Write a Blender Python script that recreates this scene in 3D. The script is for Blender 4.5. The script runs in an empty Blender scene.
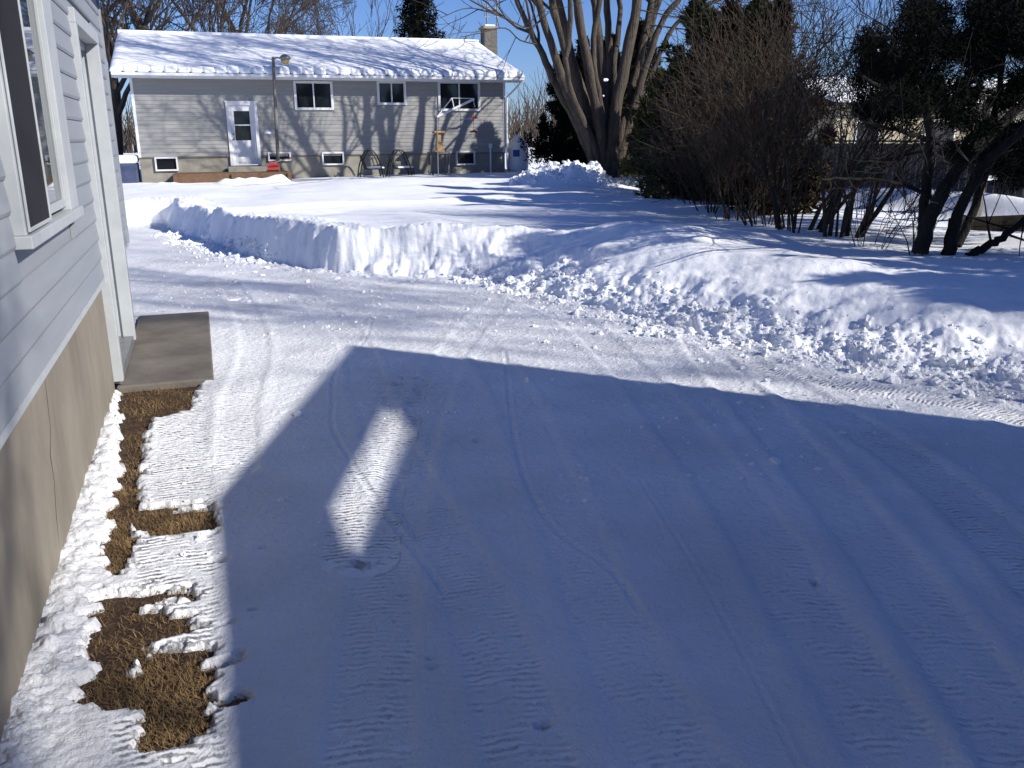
import bpy, math, random
import numpy as np
from mathutils import Vector, Matrix
R=math.radians
C=bpy.context.scene.collection
rng=np.random.default_rng(7); random.seed(7)
# ------------------------------------------------------------------ camera
H=1.7; F_PX=875.0; PITCH=0.2761; ROLL=0.0077; YAW=0.3327
_a=np.array([math.sin(YAW),math.cos(YAW),0]);_r=np.array([math.cos(YAW),-math.sin(YAW),0]);_u=np.array([0,0,1.])
_F=_a*math.cos(PITCH)-_u*math.sin(PITCH);_U=_a*math.sin(PITCH)+_u*math.cos(PITCH)
_rc=_r*math.cos(ROLL)-_U*math.sin(ROLL);_uc=_r*math.sin(ROLL)+_U*math.cos(ROLL)
def ray(px,py): return _F+(px-512)/F_PX*_rc-(py-384)/F_PX*_uc
def G(px,py,z=0.0):                       # picture point -> point on the level z
    d=ray(px,py); t=(z-H)/d[2]; return np.array([d[0]*t,d[1]*t,z])
def AY(px,py,Y):                          # picture point -> point at depth Y
    d=ray(px,py); t=Y/d[1]; return np.array([d[0]*t,Y,H+d[2]*t])
cam=bpy.data.cameras.new('camera'); cam.lens=36*F_PX/1024; cam.sensor_width=36; cam.clip_start=.05; cam.clip_end=3000
co=bpy.data.objects.new('camera',cam); C.objects.link(co)
m=Matrix.Identity(4)
for i in range(3): m[i][0]=_rc[i]; m[i][1]=_uc[i]; m[i][2]=-_F[i]
m[2][3]=H; co.matrix_world=m; bpy.context.scene.camera=co
# ------------------------------------------------------------------ light
SA=math.atan2(.696,.718); EL=R(30)        # sun from +x, -y
S=np.array([math.sin(SA),-math.cos(SA),math.tan(EL)])
w=bpy.data.worlds.new('World'); bpy.context.scene.world=w; w.use_nodes=True
nt=w.node_tree; bg=nt.nodes['Background']
sky=nt.nodes.new('ShaderNodeTexSky'); sky.sky_type='NISHITA'; sky.sun_disc=False
sky.sun_elevation=EL; sky.sun_rotation=math.pi-SA; sky.air_density=1.0; sky.dust_density=0.2; sky.ozone_density=1.5; sky.altitude=100
tint=nt.nodes.new('ShaderNodeMix'); tint.data_type='RGBA'; tint.blend_type='MULTIPLY'; tint.inputs['Factor'].default_value=1
nt.links.new(sky.outputs[0],tint.inputs[6]); tint.inputs[7].default_value=(.60,.82,1.42,1)
nt.links.new(tint.outputs[2],bg.inputs[0]); bg.inputs[1].default_value=0.07
sl=bpy.data.lights.new('sun','SUN'); sl.energy=5.0; sl.angle=R(.5); sl.color=(1,.95,.87)
so=bpy.data.objects.new('sun',sl); C.objects.link(so)
so.rotation_euler=Vector(S).to_track_quat('Z','Y').to_euler()
vs=bpy.context.scene.view_settings; vs.view_transform='Standard'; vs.look='None'; vs.gamma=1; vs.exposure=0.31; vs.use_curve_mapping=False
# ------------------------------------------------------------------ materials
def mat(name,col,rough=.7,noise=None,bump=None,spec=.3,metal=0,col2=None,stretch=(1,1,1),coat=0):
    m=bpy.data.materials.new(name); m.use_nodes=True; n=m.node_tree.nodes; l=m.node_tree.links
    b=n['Principled BSDF']; b.inputs['Roughness'].default_value=rough; b.inputs['Metallic'].default_value=metal
    b.inputs['Specular IOR Level'].default_value=spec
    b.inputs['Base Color'].default_value=(*col,1)
    tc=n.new('ShaderNodeTexCoord'); mp=n.new('ShaderNodeMapping'); mp.inputs['Scale'].default_value=stretch
    l.new(tc.outputs['Object'],mp.inputs['Vector'])
    if noise:
        t=n.new('ShaderNodeTexNoise'); t.inputs['Scale'].default_value=noise; t.inputs['Detail'].default_value=8; t.inputs['Roughness'].default_value=.65
        l.new(mp.outputs[0],t.inputs['Vector'])
        r=n.new('ShaderNodeValToRGB'); c2=col2 or tuple(c*.6 for c in col)
        r.color_ramp.elements[0].position=.3; r.color_ramp.elements[1].position=.7
        r.color_ramp.elements[0].color=(*c2,1); r.color_ramp.elements[1].color=(*col,1)
        l.new(t.outputs['Fac'],r.inputs['Fac']); l.new(r.outputs['Color'],b.inputs['Base Color'])
    if bump:
        t2=n.new('ShaderNodeTexNoise'); t2.inputs['Scale'].default_value=bump[0]; t2.inputs['Detail'].default_value=6
        l.new(mp.outputs[0],t2.inputs['Vector'])
        bp=n.new('ShaderNodeBump'); bp.inputs['Strength'].default_value=bump[1]; bp.inputs['Distance'].default_value=bump[2]
        l.new(t2.outputs['Fac'],bp.inputs['Height']); l.new(bp.outputs[0],b.inputs['Normal'])
    return m
M={}
M['near_siding']=mat('near_siding',(.28,.30,.33),.5,noise=3,col2=(.235,.255,.285),stretch=(1,.3,4),bump=(60,.15,.003))
M['far_siding']=mat('far_siding',(.295,.295,.288),.6,noise=2.5,col2=(.24,.24,.235),stretch=(.4,1,6),bump=(40,.2,.004))
M['concrete']=mat('concrete',(.265,.235,.19),.85,noise=2.2,col2=(.165,.145,.115),stretch=(1,1,.45),bump=(25,.35,.01))
M['far_concrete']=mat('far_concrete',(.30,.285,.24),.9,noise=3,col2=(.2,.19,.16),bump=(20,.3,.01))
M['slab']=mat('slab_concrete',(.19,.168,.142),.85,noise=2.6,col2=(.10,.09,.078),bump=(50,.4,.006))
M['white_trim']=mat('white_trim',(.43,.455,.47),.45,noise=6,col2=(.36,.385,.40))
M['white_paint']=mat('white_paint',(.72,.73,.74),.5,noise=5,col2=(.6,.61,.63))
M['glass']=mat('window_glass',(.012,.014,.018),.06,spec=.45)
M['mirror_glass']=mat('reflecting_glass',(.02,.025,.03),.02,spec=1.0)
M['screen']=mat('insect_screen',(.012,.012,.014),.8,noise=40,col2=(.02,.02,.022))
M['dark']=mat('dark_interior',(.012,.012,.014),.9)
M['curtain']=mat('curtain_cloth',(.10,.10,.10),.9,noise=8)
M['shingle']=mat('shingles',(.07,.06,.055),.9,noise=20)
M['brick']=mat('chimney_stone',(.17,.16,.14),.9,noise=12,col2=(.075,.068,.06),bump=(15,.8,.03))
M['wood']=mat('weathered_wood',(.20,.12,.07),.85,noise=8,col2=(.09,.055,.035),stretch=(1,6,6))
M['greywood']=mat('grey_wood',(.20,.19,.17),.9,noise=6,col2=(.11,.10,.09),stretch=(6,6,.6))
M['pine']=mat('pine_board',(.50,.32,.13),.7,noise=6,col2=(.35,.2,.08))
M['metal']=mat('galvanised_metal',(.35,.36,.37),.45,metal=.7,noise=10,col2=(.22,.22,.23))
M['blackmetal']=mat('black_metal',(.03,.03,.032),.5)
M['red']=mat('red_plastic',(.30,.03,.03),.6)
M['blue']=mat('blue_plastic',(.03,.08,.30),.5)
M['bluegrey']=mat('faded_blue_tarp',(.07,.09,.17),.7,noise=3)
M['tankwhite']=mat('tank_paint',(.82,.83,.84),.4,noise=4,col2=(.74,.75,.77))
M['bark']=mat('maple_bark',(.125,.10,.078),.95,noise=3.5,col2=(.038,.032,.026),stretch=(3,3,.5),bump=(14,1,.05))
M['darkbark']=mat('dark_bark',(.055,.045,.036),.95,noise=6,col2=(.025,.02,.017),stretch=(2,2,.5),bump=(20,.8,.03))
M['twig']=mat('twig_bark',(.085,.068,.055),.95,noise=5,col2=(.045,.036,.03))
M['browntwig']=mat('brown_twig',(.10,.072,.048),.95,noise=3,col2=(.04,.029,.02))
M['darkwood']=mat('shade_dark_wood',(.018,.015,.012),1,noise=6,col2=(.009,.008,.007),spec=.05)  # shade on the retaining wall put into the colour; also colours the crack
M['shadebark']=mat('shaded_dark_bark',(.022,.019,.016),.95,noise=6,col2=(.01,.009,.008),stretch=(2,2,.5),bump=(20,.8,.03))  # shade on the evergreen trunks put into the bark colour
M['cedar']=mat('cedar_foliage',(.060,.064,.026),.95,noise=1.6,col2=(.016,.022,.011),spec=.1)
M['cedarbrown']=mat('bronzed_cedar_foliage',(.060,.042,.022),.95,noise=1.8,col2=(.018,.017,.010),spec=.1)
M['spruce']=mat('spruce_needles',(.009,.012,.008),1,noise=1.2,col2=(.004,.005,.004),spec=.1)  # near-black needle colour stands in for shade on the right-hand evergreen
M['cream']=mat('cream_siding',(.38,.34,.24),.8,noise=4,col2=(.3,.26,.19))
M['soil']=mat('soil',(.085,.048,.026),.95,noise=14,col2=(.028,.017,.011),bump=(60,1,.02))
M['straw']=mat('straw',(.33,.22,.10),.9,noise=5,col2=(.08,.05,.027))
M['amber']=mat('lamp_glass',(.40,.32,.14),.3)
M['wind']=mat('yellow_paint',(.45,.30,.06),.6)
# snow
def snow_mat(name,tread=False,fine=.5):
    m=bpy.data.materials.new(name); m.use_nodes=True; n=m.node_tree.nodes; l=m.node_tree.links
    b=n['Principled BSDF']; b.inputs['Roughness'].default_value=.75; b.inputs['Specular IOR Level'].default_value=.15
    tc=n.new('ShaderNodeTexCoord')
    t0=n.new('ShaderNodeTexNoise'); t0.inputs['Scale'].default_value=1.3; t0.inputs['Detail'].default_value=7; l.new(tc.outputs['Object'],t0.inputs['Vector'])
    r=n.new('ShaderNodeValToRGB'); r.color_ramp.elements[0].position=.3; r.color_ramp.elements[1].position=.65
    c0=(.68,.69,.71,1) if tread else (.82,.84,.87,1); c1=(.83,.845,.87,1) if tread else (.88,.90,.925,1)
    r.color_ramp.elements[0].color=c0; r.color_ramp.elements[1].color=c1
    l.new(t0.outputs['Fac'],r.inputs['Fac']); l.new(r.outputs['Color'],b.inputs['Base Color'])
    t1=n.new('ShaderNodeTexNoise'); t1.inputs['Scale'].default_value=22; t1.inputs['Detail'].default_value=8; t1.inputs['Roughness'].default_value=.65; l.new(tc.outputs['Object'],t1.inputs['Vector'])
    t2=n.new('ShaderNodeTexNoise'); t2.inputs['Scale'].default_value=110; t2.inputs['Detail'].default_value=3; l.new(tc.outputs['Object'],t2.inputs['Vector'])
    b1=n.new('ShaderNodeBump'); b1.inputs['Strength'].default_value=fine; b1.inputs['Distance'].default_value=.03; l.new(t1.outputs['Fac'],b1.inputs['Height'])
    b2=n.new('ShaderNodeBump'); b2.inputs['Strength'].default_value=fine*.6; b2.inputs['Distance'].default_value=.004; l.new(t2.outputs['Fac'],b2.inputs['Height']); l.new(b1.outputs[0],b2.inputs['Normal'])
    last=b2
    if tread:
        a1=n.new('ShaderNodeAttribute'); a1.attribute_name='trk_s'; a2=n.new('ShaderNodeAttribute'); a2.attribute_name='trk_w'; a3=n.new('ShaderNodeAttribute'); a3.attribute_name='trk_c'
        # lug height: sin(2pi*(s + |c|*0.4)/pitch), irregular
        ab=n.new('ShaderNodeMath'); ab.operation='ABSOLUTE'; l.new(a3.outputs['Fac'],ab.inputs[0])
        mu=n.new('ShaderNodeMath'); mu.operation='MULTIPLY_ADD'; l.new(ab.outputs[0],mu.inputs[0]); mu.inputs[1].default_value=.12; l.new(a1.outputs['Fac'],mu.inputs[2])
        nn=n.new('ShaderNodeMath'); nn.operation='MULTIPLY_ADD'; l.new(t1.outputs['Fac'],nn.inputs[0]); nn.inputs[1].default_value=.06; l.new(mu.outputs[0],nn.inputs[2])
        fr=n.new('ShaderNodeMath'); fr.operation='MULTIPLY'; l.new(nn.outputs[0],fr.inputs[0]); fr.inputs[1].default_value=2*math.pi/.032
        sn=n.new('ShaderNodeMath'); sn.operation='SINE'; l.new(fr.outputs[0],sn.inputs[0])
        t3=n.new('ShaderNodeTexNoise'); t3.inputs['Scale'].default_value=9; t3.inputs['Detail'].default_value=4; l.new(tc.outputs['Object'],t3.inputs['Vector'])
        mr=n.new('ShaderNodeMapRange'); mr.inputs['From Min'].default_value=.42; mr.inputs['From Max'].default_value=.62; l.new(t3.outputs['Fac'],mr.inputs['Value'])
        k=n.new('ShaderNodeMath'); k.operation='MULTIPLY'; l.new(sn.outputs[0],k.inputs[0]); l.new(a2.outputs['Fac'],k.inputs[1])
        k2=n.new('ShaderNodeMath'); k2.operation='MULTIPLY'; l.new(k.outputs[0],k2.inputs[0]); l.new(mr.outputs[0],k2.inputs[1])
        b3=n.new('ShaderNodeBump'); b3.inputs['Strength'].default_value=.85; b3.inputs['Distance'].default_value=.005; l.new(k2.outputs[0],b3.inputs['Height']); l.new(b2.outputs[0],b3.inputs['Normal']); last=b3
    l.new(last.outputs[0],b.inputs['Normal'])
    return m
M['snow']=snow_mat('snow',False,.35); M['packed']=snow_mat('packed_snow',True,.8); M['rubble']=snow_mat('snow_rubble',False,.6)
# ------------------------------------------------------------------ mesh helpers
def link(name,me,parent=None):
    o=bpy.data.objects.new(name,me); C.objects.link(o)
    if parent is not None:
        o.parent=parent; o.location=-Vector(parent['_loc']) if '_loc' in parent else (0,0,0)
    return o
def tag(o,label=None,cat=None,group=None,kind=None):
    if label: o['label']=label
    if cat: o['category']=cat
    if group: o['group']=group
    if kind: o['kind']=kind
    return o
def thing(name,loc,label,cat,group=None):
    o=bpy.data.objects.new(name,None); C.objects.link(o); o.location=loc; o['_loc']=[float(v) for v in loc]; o.empty_display_size=.2
    return tag(o,label,cat,group)
def npmesh(name,V,Fs,mats,smooth=False,fm=None):
    V=np.asarray(V,np.float32); me=bpy.data.meshes.new(name)
    if isinstance(Fs,np.ndarray): Fs=[Fs]
    tot=[];st=[];li=[];p=0
    for f in Fs:
        f=np.asarray(f,np.int32)
        if len(f)==0: continue
        k=f.shape[1]; li.append(f.ravel()); st.append(p+np.arange(len(f))*k); tot.append(np.full(len(f),k)); p+=f.size
    li=np.concatenate(li);st=np.concatenate(st);tot=np.concatenate(tot)
    me.vertices.add(len(V)); me.vertices.foreach_set('co',V.ravel())
    me.loops.add(len(li)); me.loops.foreach_set('vertex_index',li.astype(np.int32))
    me.polygons.add(len(st)); me.polygons.foreach_set('loop_start',st.astype(np.int32)); me.polygons.foreach_set('loop_total',tot.astype(np.int32))
    for m_ in (mats if isinstance(mats,(list,tuple)) else [mats]): me.materials.append(m_)
    if fm is not None: me.polygons.foreach_set('material_index',np.asarray(fm,np.int32))
    me.polygons.foreach_set('use_smooth',np.full(len(st),smooth))
    me.update(calc_edges=True); me.validate(); return me
class MB:
    def __init__(s): s.v=[];s.f=[];s.n=0
    def add(s,V,Fc):
        V=np.asarray(V,float); s.v.append(V); s.f+= [tuple(int(i)+s.n for i in f) for f in Fc]; s.n+=len(V); return s
    def box(s,x0,x1,y0,y1,z0,z1):
        V=[(x,y,z) for z in (z0,z1) for y in (y0,y1) for x in (x0,x1)]
        return s.add(V,[(0,2,3,1),(4,5,7,6),(0,1,5,4),(2,6,7,3),(0,4,6,2),(1,3,7,5)])
    def tube(s,P,r,n=8,cap=True):
        V,Q=tube_np(P,r,n); s.add(V,[tuple(q) for q in Q])
        if cap: s.f.append(tuple(range(s.n-len(V),s.n-len(V)+n))[::-1]); s.f.append(tuple(range(s.n-n,s.n)))
        return s
    def lathe(s,prof,c,n=20):
        V=[];k=len(prof)
        for r,z in prof:
            for i in range(n): V.append((c[0]+r*math.cos(2*math.pi*i/n),c[1]+r*math.sin(2*math.pi*i/n),c[2]+z))
        Fc=[(j*n+i,j*n+(i+1)%n,(j+1)*n+(i+1)%n,(j+1)*n+i) for j in range(k-1) for i in range(n)]
        Fc+=[tuple(range(n))[::-1],tuple((k-1)*n+i for i in range(n))]
        return s.add(V,Fc)
    def extrude(s,poly,axis,a0,a1):      # poly in the other two axes
        n=len(poly);V=[]
        for a in (a0,a1):
            for p in poly: V.append((a,p[0],p[1]) if axis=='x' else (p[0],a,p[1]))
        return s.add(V,[tuple(range(n)),tuple(range(n,2*n))[::-1]]+[(i,i+n,(i+1)%n+n,(i+1)%n) for i in range(n)])
    def build(s,name,m_,parent=None,smooth=False,bevel=0):
        me=bpy.data.meshes.new(name); me.from_pydata([tuple(v) for v in np.concatenate(s.v)],[],s.f)
        me.materials.append(m_); me.polygons.foreach_set('use_smooth',[smooth]*len(me.polygons)); me.validate(); me.update()
        o=link(name,me,parent)
        if bevel:
            b=o.modifiers.new('bevel','BEVEL'); b.width=bevel; b.segments=2; b.limit_method='ANGLE'
        return o
def tube_np(P,r,n=6):
    P=np.asarray(P,float);k=len(P); r=np.broadcast_to(np.asarray(r,float),(k,))
    T=np.gradient(P,axis=0); T/=np.linalg.norm(T,axis=1)[:,None]+1e-9
    ref=np.array([0,0,1.]) if abs(T[0][2])<.9 else np.array([1.,0,0])
    A=np.cross(T,ref); nn=np.linalg.norm(A,axis=1)[:,None]; A=np.where(nn<1e-3,[[0,1,0]],A/(nn+1e-9)); B=np.cross(T,A)
    th=np.arange(n)*2*math.pi/n
    V=P[:,None]+r[:,None,None]*(np.cos(th)[None,:,None]*A[:,None]+np.sin(th)[None,:,None]*B[:,None])
    i=np.arange(n);j=(i+1)%n; q=np.stack([i,j,j+n,i+n],1)
    Q=(q[None]+(np.arange(k-1)*n)[:,None,None]).reshape(-1,4)
    return V.reshape(-1,3),Q
class Tubes:
    def __init__(s): s.v=[];s.q=[];s.n=0
    def add(s,P,r,n=5):
        V,Q=tube_np(P,r,n); s.v.append(V); s.q.append(Q+s.n); s.n+=len(V)
    def mesh(s,name,m_,smooth=True): return npmesh(name,np.concatenate(s.v),np.concatenate(s.q),m_,smooth)
# noise
def _h(ix,iy,seed):
    n=(ix*374761393+iy*668265263+seed*1442695041)&0xffffffff
    n=((n^(n>>13))*1274126177)&0xffffffff
    return ((n^(n>>16))&0xffff)/65535.0
def vnoise(x,y,seed=0):
    x=np.asarray(x,float);y=np.asarray(y,float)
    ix=np.floor(x).astype(np.int64);iy=np.floor(y).astype(np.int64);fx=x-ix;fy=y-iy
    fx=fx*fx*(3-2*fx);fy=fy*fy*(3-2*fy)
    a=_h(ix,iy,seed);b=_h(ix+1,iy,seed);c=_h(ix,iy+1,seed);d=_h(ix+1,iy+1,seed)
    return (a*(1-fx)+b*fx)*(1-fy)+(c*(1-fx)+d*fx)*fy*1.0-.5
def fbm(x,y,sc,o=4,seed=0,g=.5):
    s=0;a=1
    for i in range(o): s=s+a*vnoise(x*sc,y*sc,seed+i*17); sc*=2.03;a*=g
    return s
def sstep(x,a,b):
    t=np.clip((x-a)/(b-a),0,1); return t*t*(3-2*t)
def seg_dist(x,y,L,closed=False):         # distance, arc length, signed side, fraction
    best=np.full(x.shape,1e9);arc=np.zeros(x.shape);side=np.zeros(x.shape);s0=0;L=[np.asarray(p[:2],float) for p in L]
    n=len(L)-(0 if closed else 1)
    for i in range(n):
        a=L[i];b=L[(i+1)%len(L)];d=b-a;l=np.hypot(*d)
        t=np.clip(((x-a[0])*d[0]+(y-a[1])*d[1])/(l*l),0,1)
        dx=x-a[0]-t*d[0];dy=y-a[1]-t*d[1];D=np.hypot(dx,dy);m_=D<best
        best=np.where(m_,D,best);arc=np.where(m_,s0+t*l,arc);side=np.where(m_,np.sign(d[0]*dy-d[1]*dx),side);s0+=l
    return best,arc,side
def inside(x,y,L):
    r=np.zeros(x.shape,bool);n=len(L)
    for i in range(n):
        x0,y0=L[i][:2];x1,y1=L[(i+1)%n][:2]
        if y0==y1: continue
        c=((y0>y)!=(y1>y))&(x<(x1-x0)*(y-y0)/(y1-y0)+x0); r^=c
    return r
# ------------------------------------------------------------------ terrain
FOOT=[(-8,18.6),(-1.25,19.4),(-1.2,19.3),(-1.15,20.6),(-.72,20.4),(-.62,18.0),(.1,15.3),(.83,12.91),(1.5,11.62),(2.3,10.95),(3.18,10.3),(3.5,9.0),(3.72,7.9),(3.9,7.1),(4.35,5.95),(4.85,4.95),(5.35,4.15),(6.2,3.3),(7.4,2.4),(8.4,1.0),(8.9,-1),(8.9,-15),(-12,-15),(-12,18.6)]
# steepness of bank along y
PILES=[(9.6,21.9,.9,.38),(8.8,22.6,.8,.2),(11.5,21.7,.7,.34),(12.1,20.6,.7,.3)]
TRENCH=[G(185,212,.5),G(260,206,.5),(4.2,17.5),(6.0,18.3),G(560,194,.5)]
SOILP=[[(120,386),(196,382),(186,408),(150,416),(143,440),(140,480),(134,520),(128,560),(116,575),(104,560),(112,500),(119,440),(114,410)],
 [(126,505),(212,503),(214,530),(165,533),(128,528)],
 [(98,592),(195,582),(192,592),(140,603),(190,613),(192,628),(150,637),(133,668),(122,702),(92,700),(92,650)],
 [(133,650),(205,645),(209,690),(200,722),(160,748),(133,748),(140,700)]]
SOILW=[[G(a,b)[:2] for a,b in P] for P in SOILP]
SPOTS=[(226,626,.025),(231,662,.035),(231,700,.04),(478,440,.022),(240,655,.02),(222,560,.02),(262,548,.015),(545,722,.012),(432,662,.01),(815,582,.014),(236,300,.05),(205,655,.02),(250,610,.012)]
SPW=[(*G(a,b)[:2],r) for a,b,r in SPOTS]
def soil_sd(x,y):                          # <0 where the ground is bare
    wx=x+.02*fbm(x,y,14,3,91); wy=y+.05*fbm(x*.6,y*2.5,9,3,92)
    best=np.full(x.shape,9.)
    for P in SOILW:
        d,_,_=seg_dist(wx,wy,P,True); best=np.minimum(best,np.where(inside(wx,wy,P),-d,d))
    n=fbm(x*.5,y*2.6,11,5,77,.62)
    best=best+n*.075-.014
    for a,b,r in SPW: best=np.minimum(best,np.hypot((wx-a)*.8,(wy-b)*1.5)-r+.02*fbm(x,y,20,2,5))
    return best
# tracks: (pixel polyline, half width m, rut depth, lug weight)
TR=[([(-.25,.6),(-.25,4),(-.24,6.4)],.155,.006,1.0,'w'),
 ([(365,800),(378,640),(398,500),(430,400),(470,330),(520,285)],.13,.004,.22,'p'),
 ([(700,800),(640,690),(590,580),(545,470),(505,380),(450,320),(360,285)],.14,.006,.15,'p'),
 ([(925,800),(860,690),(800,600),(745,510),(690,440),(630,370),(570,318),(520,296)],.15,.010,.2,'p'),
 ([(1060,800),(960,660),(870,540),(800,455),(745,395),(700,345),(684,312)],.15,.013,.2,'p'),
 ([(1060,600),(960,500),(880,440),(810,400),(740,360),(690,330),(600,300),(500,285)],.15,.013,.45,'p'),
 ([(1040,425),(950,402),(860,388),(780,370),(735,348),(700,322)],.14,.012,1.0,'p'),
 ([(540,800),(500,660),(455,560),(400,460),(372,400),(352,340),(300,290)],.13,.004,.25,'p'),
 ([(135,330),(180,300),(240,275),(330,262)],.3,.004,.6,'p'),
 ([(140,280),(200,258),(250,250)],.3,.004,.6,'p'),
 ([(235,470),(240,400),(255,350),(245,310),(225,280)],.12,.005,.5,'p'),
 ([(446,593),(376,499),(335,433),(333,405),(337,368),(365,340),(372,318)],.018,.003,0,'p'),
 ([(640,610),(610,569),(548,520),(516,446),(505,351)],.018,.003,0,'p'),
 ([(800,768),(735,640),(690,560),(640,480)],.012,.002,0,'p'),
 ([(360,560),(372,490),(395,420),(405,380)],.16,.002,.9,'p')]
def catmull(P,n=8):
    P=[np.asarray(p,float) for p in P];Q=[2*P[0]-P[1]]+P+[2*P[-1]-P[-2]];o=[]
    for i in range(1,len(Q)-2):
        for t in np.arange(n)/n: o.append(.5*((2*Q[i])+(-Q[i-1]+Q[i+1])*t+(2*Q[i-1]-5*Q[i]+4*Q[i+1]-Q[i+2])*t*t+(-Q[i-1]+3*Q[i]-3*Q[i+1]+Q[i+2])*t**3))
    o.append(P[-1]); return o
TRW=[(catmull([p if k=='w' else G(*p)[:2] for p in P],4),hw,dp*(.68 if dp>.005 else 1),lw) for P,hw,dp,lw,k in TR]
def terrain(x,y,full=False):
    jx=x+.10*fbm(x,y,1.6,2,3)+.06*fbm(x,y,6,2,4); jy=y+.12*fbm(x,y,1.5,2,8)+.06*fbm(x,y,6,2,9)
    d,arc,_=seg_dist(jx,jy,FOOT,True); ins=inside(jx,jy,FOOT); sd=np.where(ins,-d,d)
    # bank profile
    near=sstep(y,12.0,9.2)                                # sloped rubble towards the camera, cut wall away from it
    wid=.22+.12*fbm(x,y,.9,2,30)+near*(1.45+.5*fbm(x,y,.9,2,31))
    top=.50-.06*sstep(y,13,16)+.10*fbm(x,y,.45,3,40)-.16*sstep(y,6.5,3.5)*sstep(x,7,5)
    lip=(.07-.05*near)*np.exp(-((sd-wid)/.35)**2)
    ramp=np.clip(sd/wid,0,1); ramp=(ramp*(1-near)+near*(1-(1-ramp)**1.5)); 
    face=sstep(sd,-.02,.05)*(1-sstep(sd,wid+.3,wid+1.1))
    lump=(1-.8*near*sstep(sd,.45,1.0))*face*(.035+.03*near)*(fbm(x,y,3.2,4,50,.55))*1.6+face*(1-.92*near*sstep(sd,.15,.75))*(.045*np.abs(fbm(x,y,11,4,57,.7))+.018*fbm(x,y,24,2,58))+near*face*.10*np.clip(fbm(x,y,1.3,3,551)-.05,0,1)
    hf=ramp*(top+lip)+lump
    h=np.where(sd>0,hf,0)
    out=sstep(sd,.3,2)
    h+=out*(.07*fbm(x,y,.22,3,60)+.016*fbm(x,y,1.4,3,63))
    # hump above the turn of the bank, and plough piles by the tree
    h+=.20*np.exp(-(((x-5.1)/1.1)**2+((y-9.3)/.9)**2))+.10*np.exp(-(((x-3.0)/.5)**2+((y-12.0)/1.3)**2))
    for a,b,r,hh in PILES: 
        g=np.exp(-(((x-a)/r)**2+((y-b)/r)**2)**1.3); h+=g*(hh+.22*fbm(x,y,2.6,4,70,.65))
    dt,_,_=seg_dist(x,y,TRENCH); h-=.09*np.exp(-(dt/.35)**2); h+=.04*np.exp(-((dt-.7)/.3)**2)
    far=sstep(np.hypot(x,y),22,28); h+=far*(.02+.12*sstep(x,2.2,4.5)); h+=.30*np.exp(-((y-26.5)/.3)**2)*sstep(x,-1.4,-.9)*sstep(x,4.0,3.0)*np.clip(.22+1.1*fbm(x,y,1.4,3,64),0,1)
    h-=.22*sstep(x,8.8,11.5)*sstep(y,26,20)
    # drift in front of the neighbour's fence
    h+=.42*np.exp(-((x-12.6)/.5)**2)*sstep(y,22,18)*sstep(y,8,12)
    # driveway surface
    dr=(sd<0)
    base=.012*fbm(x,y,.7,3,80)+.004*fbm(x,y,5,3,83)
    rub=np.exp(-np.clip(-sd,0,9)/.35)*sstep(y,2,4)
    base+=rub*(.05*np.clip(fbm(x,y,5.5,3,85,.6)+.1,0,1)+.02*fbm(x,y,16,2,88))+(.006*np.clip(fbm(x,y,9,3,183,.7),0,1)+.003*fbm(x,y,26,2,187))*sstep(np.hypot(x,y),3,6)*sstep(np.hypot(x,y),20,15)
    h=np.where(dr,base,h+base*(1-sstep(sd,0,.2)))
    s=np.zeros(x.shape);wgt=np.zeros(x.shape);c=np.zeros(x.shape)
    m_=dr&(np.hypot(x,y)<20)&(y>-1)
    if m_.any():
        X=x[m_];Y=y[m_];hh=np.zeros(X.shape);ss=np.zeros(X.shape);ww=np.zeros(X.shape);cc=np.zeros(X.shape)
        for P,hw,dp,lw in TRW:
            D,A,sg=seg_dist(X,Y,P)
            k=1-sstep(D,hw*.8,hw*1.15)
            hh-=dp*k; hh+=dp*.9*np.exp(-((D-hw*1.3)/(hw*.25+.01))**2)
            if lw>0:
                q=k*lw; mm=q>ww; ss=np.where(mm,A,ss);ww=np.where(mm,q,ww);cc=np.where(mm,D*1.0,cc)
        h[m_]+=hh; s[m_]=ss;wgt[m_]=ww;c[m_]=cc
    # snow left against the near foundation
    k=np.exp(-((x+.66)/.11)**2)*(y<6.5)*(y>-3); h+=k*(.022+.03*fbm(x,y,14,4,95,.65))
    # under the doorstep and the bare patches
    nearm=(np.abs(x)<3.2)&(y>.5)&(y<10)|(np.hypot(x,y)<9)&(y>.5)
    if nearm.any():
        X=x[nearm];Y=y[nearm]; sdz=soil_sd(X,Y); h[nearm]-= .060*(1-sstep(sdz,-.016,.016))
    k=(x>-.72)&(x<-.07)&(y>6.56)&(y<9.22); h=np.where(k,-.05,h)
    if full: return h,sd,s,wgt,c
    return h
def Z(x,y): return float(terrain(np.array([float(x)]),np.array([float(y)]))[0])
az=np.concatenate([np.arange(-180,-16,4.),np.arange(-16,57,.09),np.arange(57,180.01,4.)]); az=R(1)*az
rr=[.25]
while rr[-1]<34: rr.append(rr[-1]*1.0038 if rr[-1]>1.5 else rr[-1]*1.02)
while rr[-1]<1500: rr.append(rr[-1]*1.06)
rr=np.array(rr); na=len(az)-1; nr=len(rr)
A_,R_=np.meshgrid(az[:-1],rr); X_=(R_*np.sin(A_)).ravel();Y_=(R_*np.cos(A_)).ravel()
Hh,SD,S_,W_,C_=terrain(X_,Y_,True)
farflat=sstep(np.hypot(X_,Y_),45,70); Hh=Hh*(1-farflat)+.5*farflat
SDf=SD.reshape(nr,na)
i=np.arange(nr-1)[:,None]*na; j=np.arange(na)[None,:]; j2=(j+1)%na
Q=np.stack([i+j,i+j2,i+na+j2,i+na+j],-1).reshape(-1,4)[:, ::-1]
drv=(SD[Q].mean(1)<-.02)
V=np.stack([X_,Y_,Hh],1)
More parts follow.
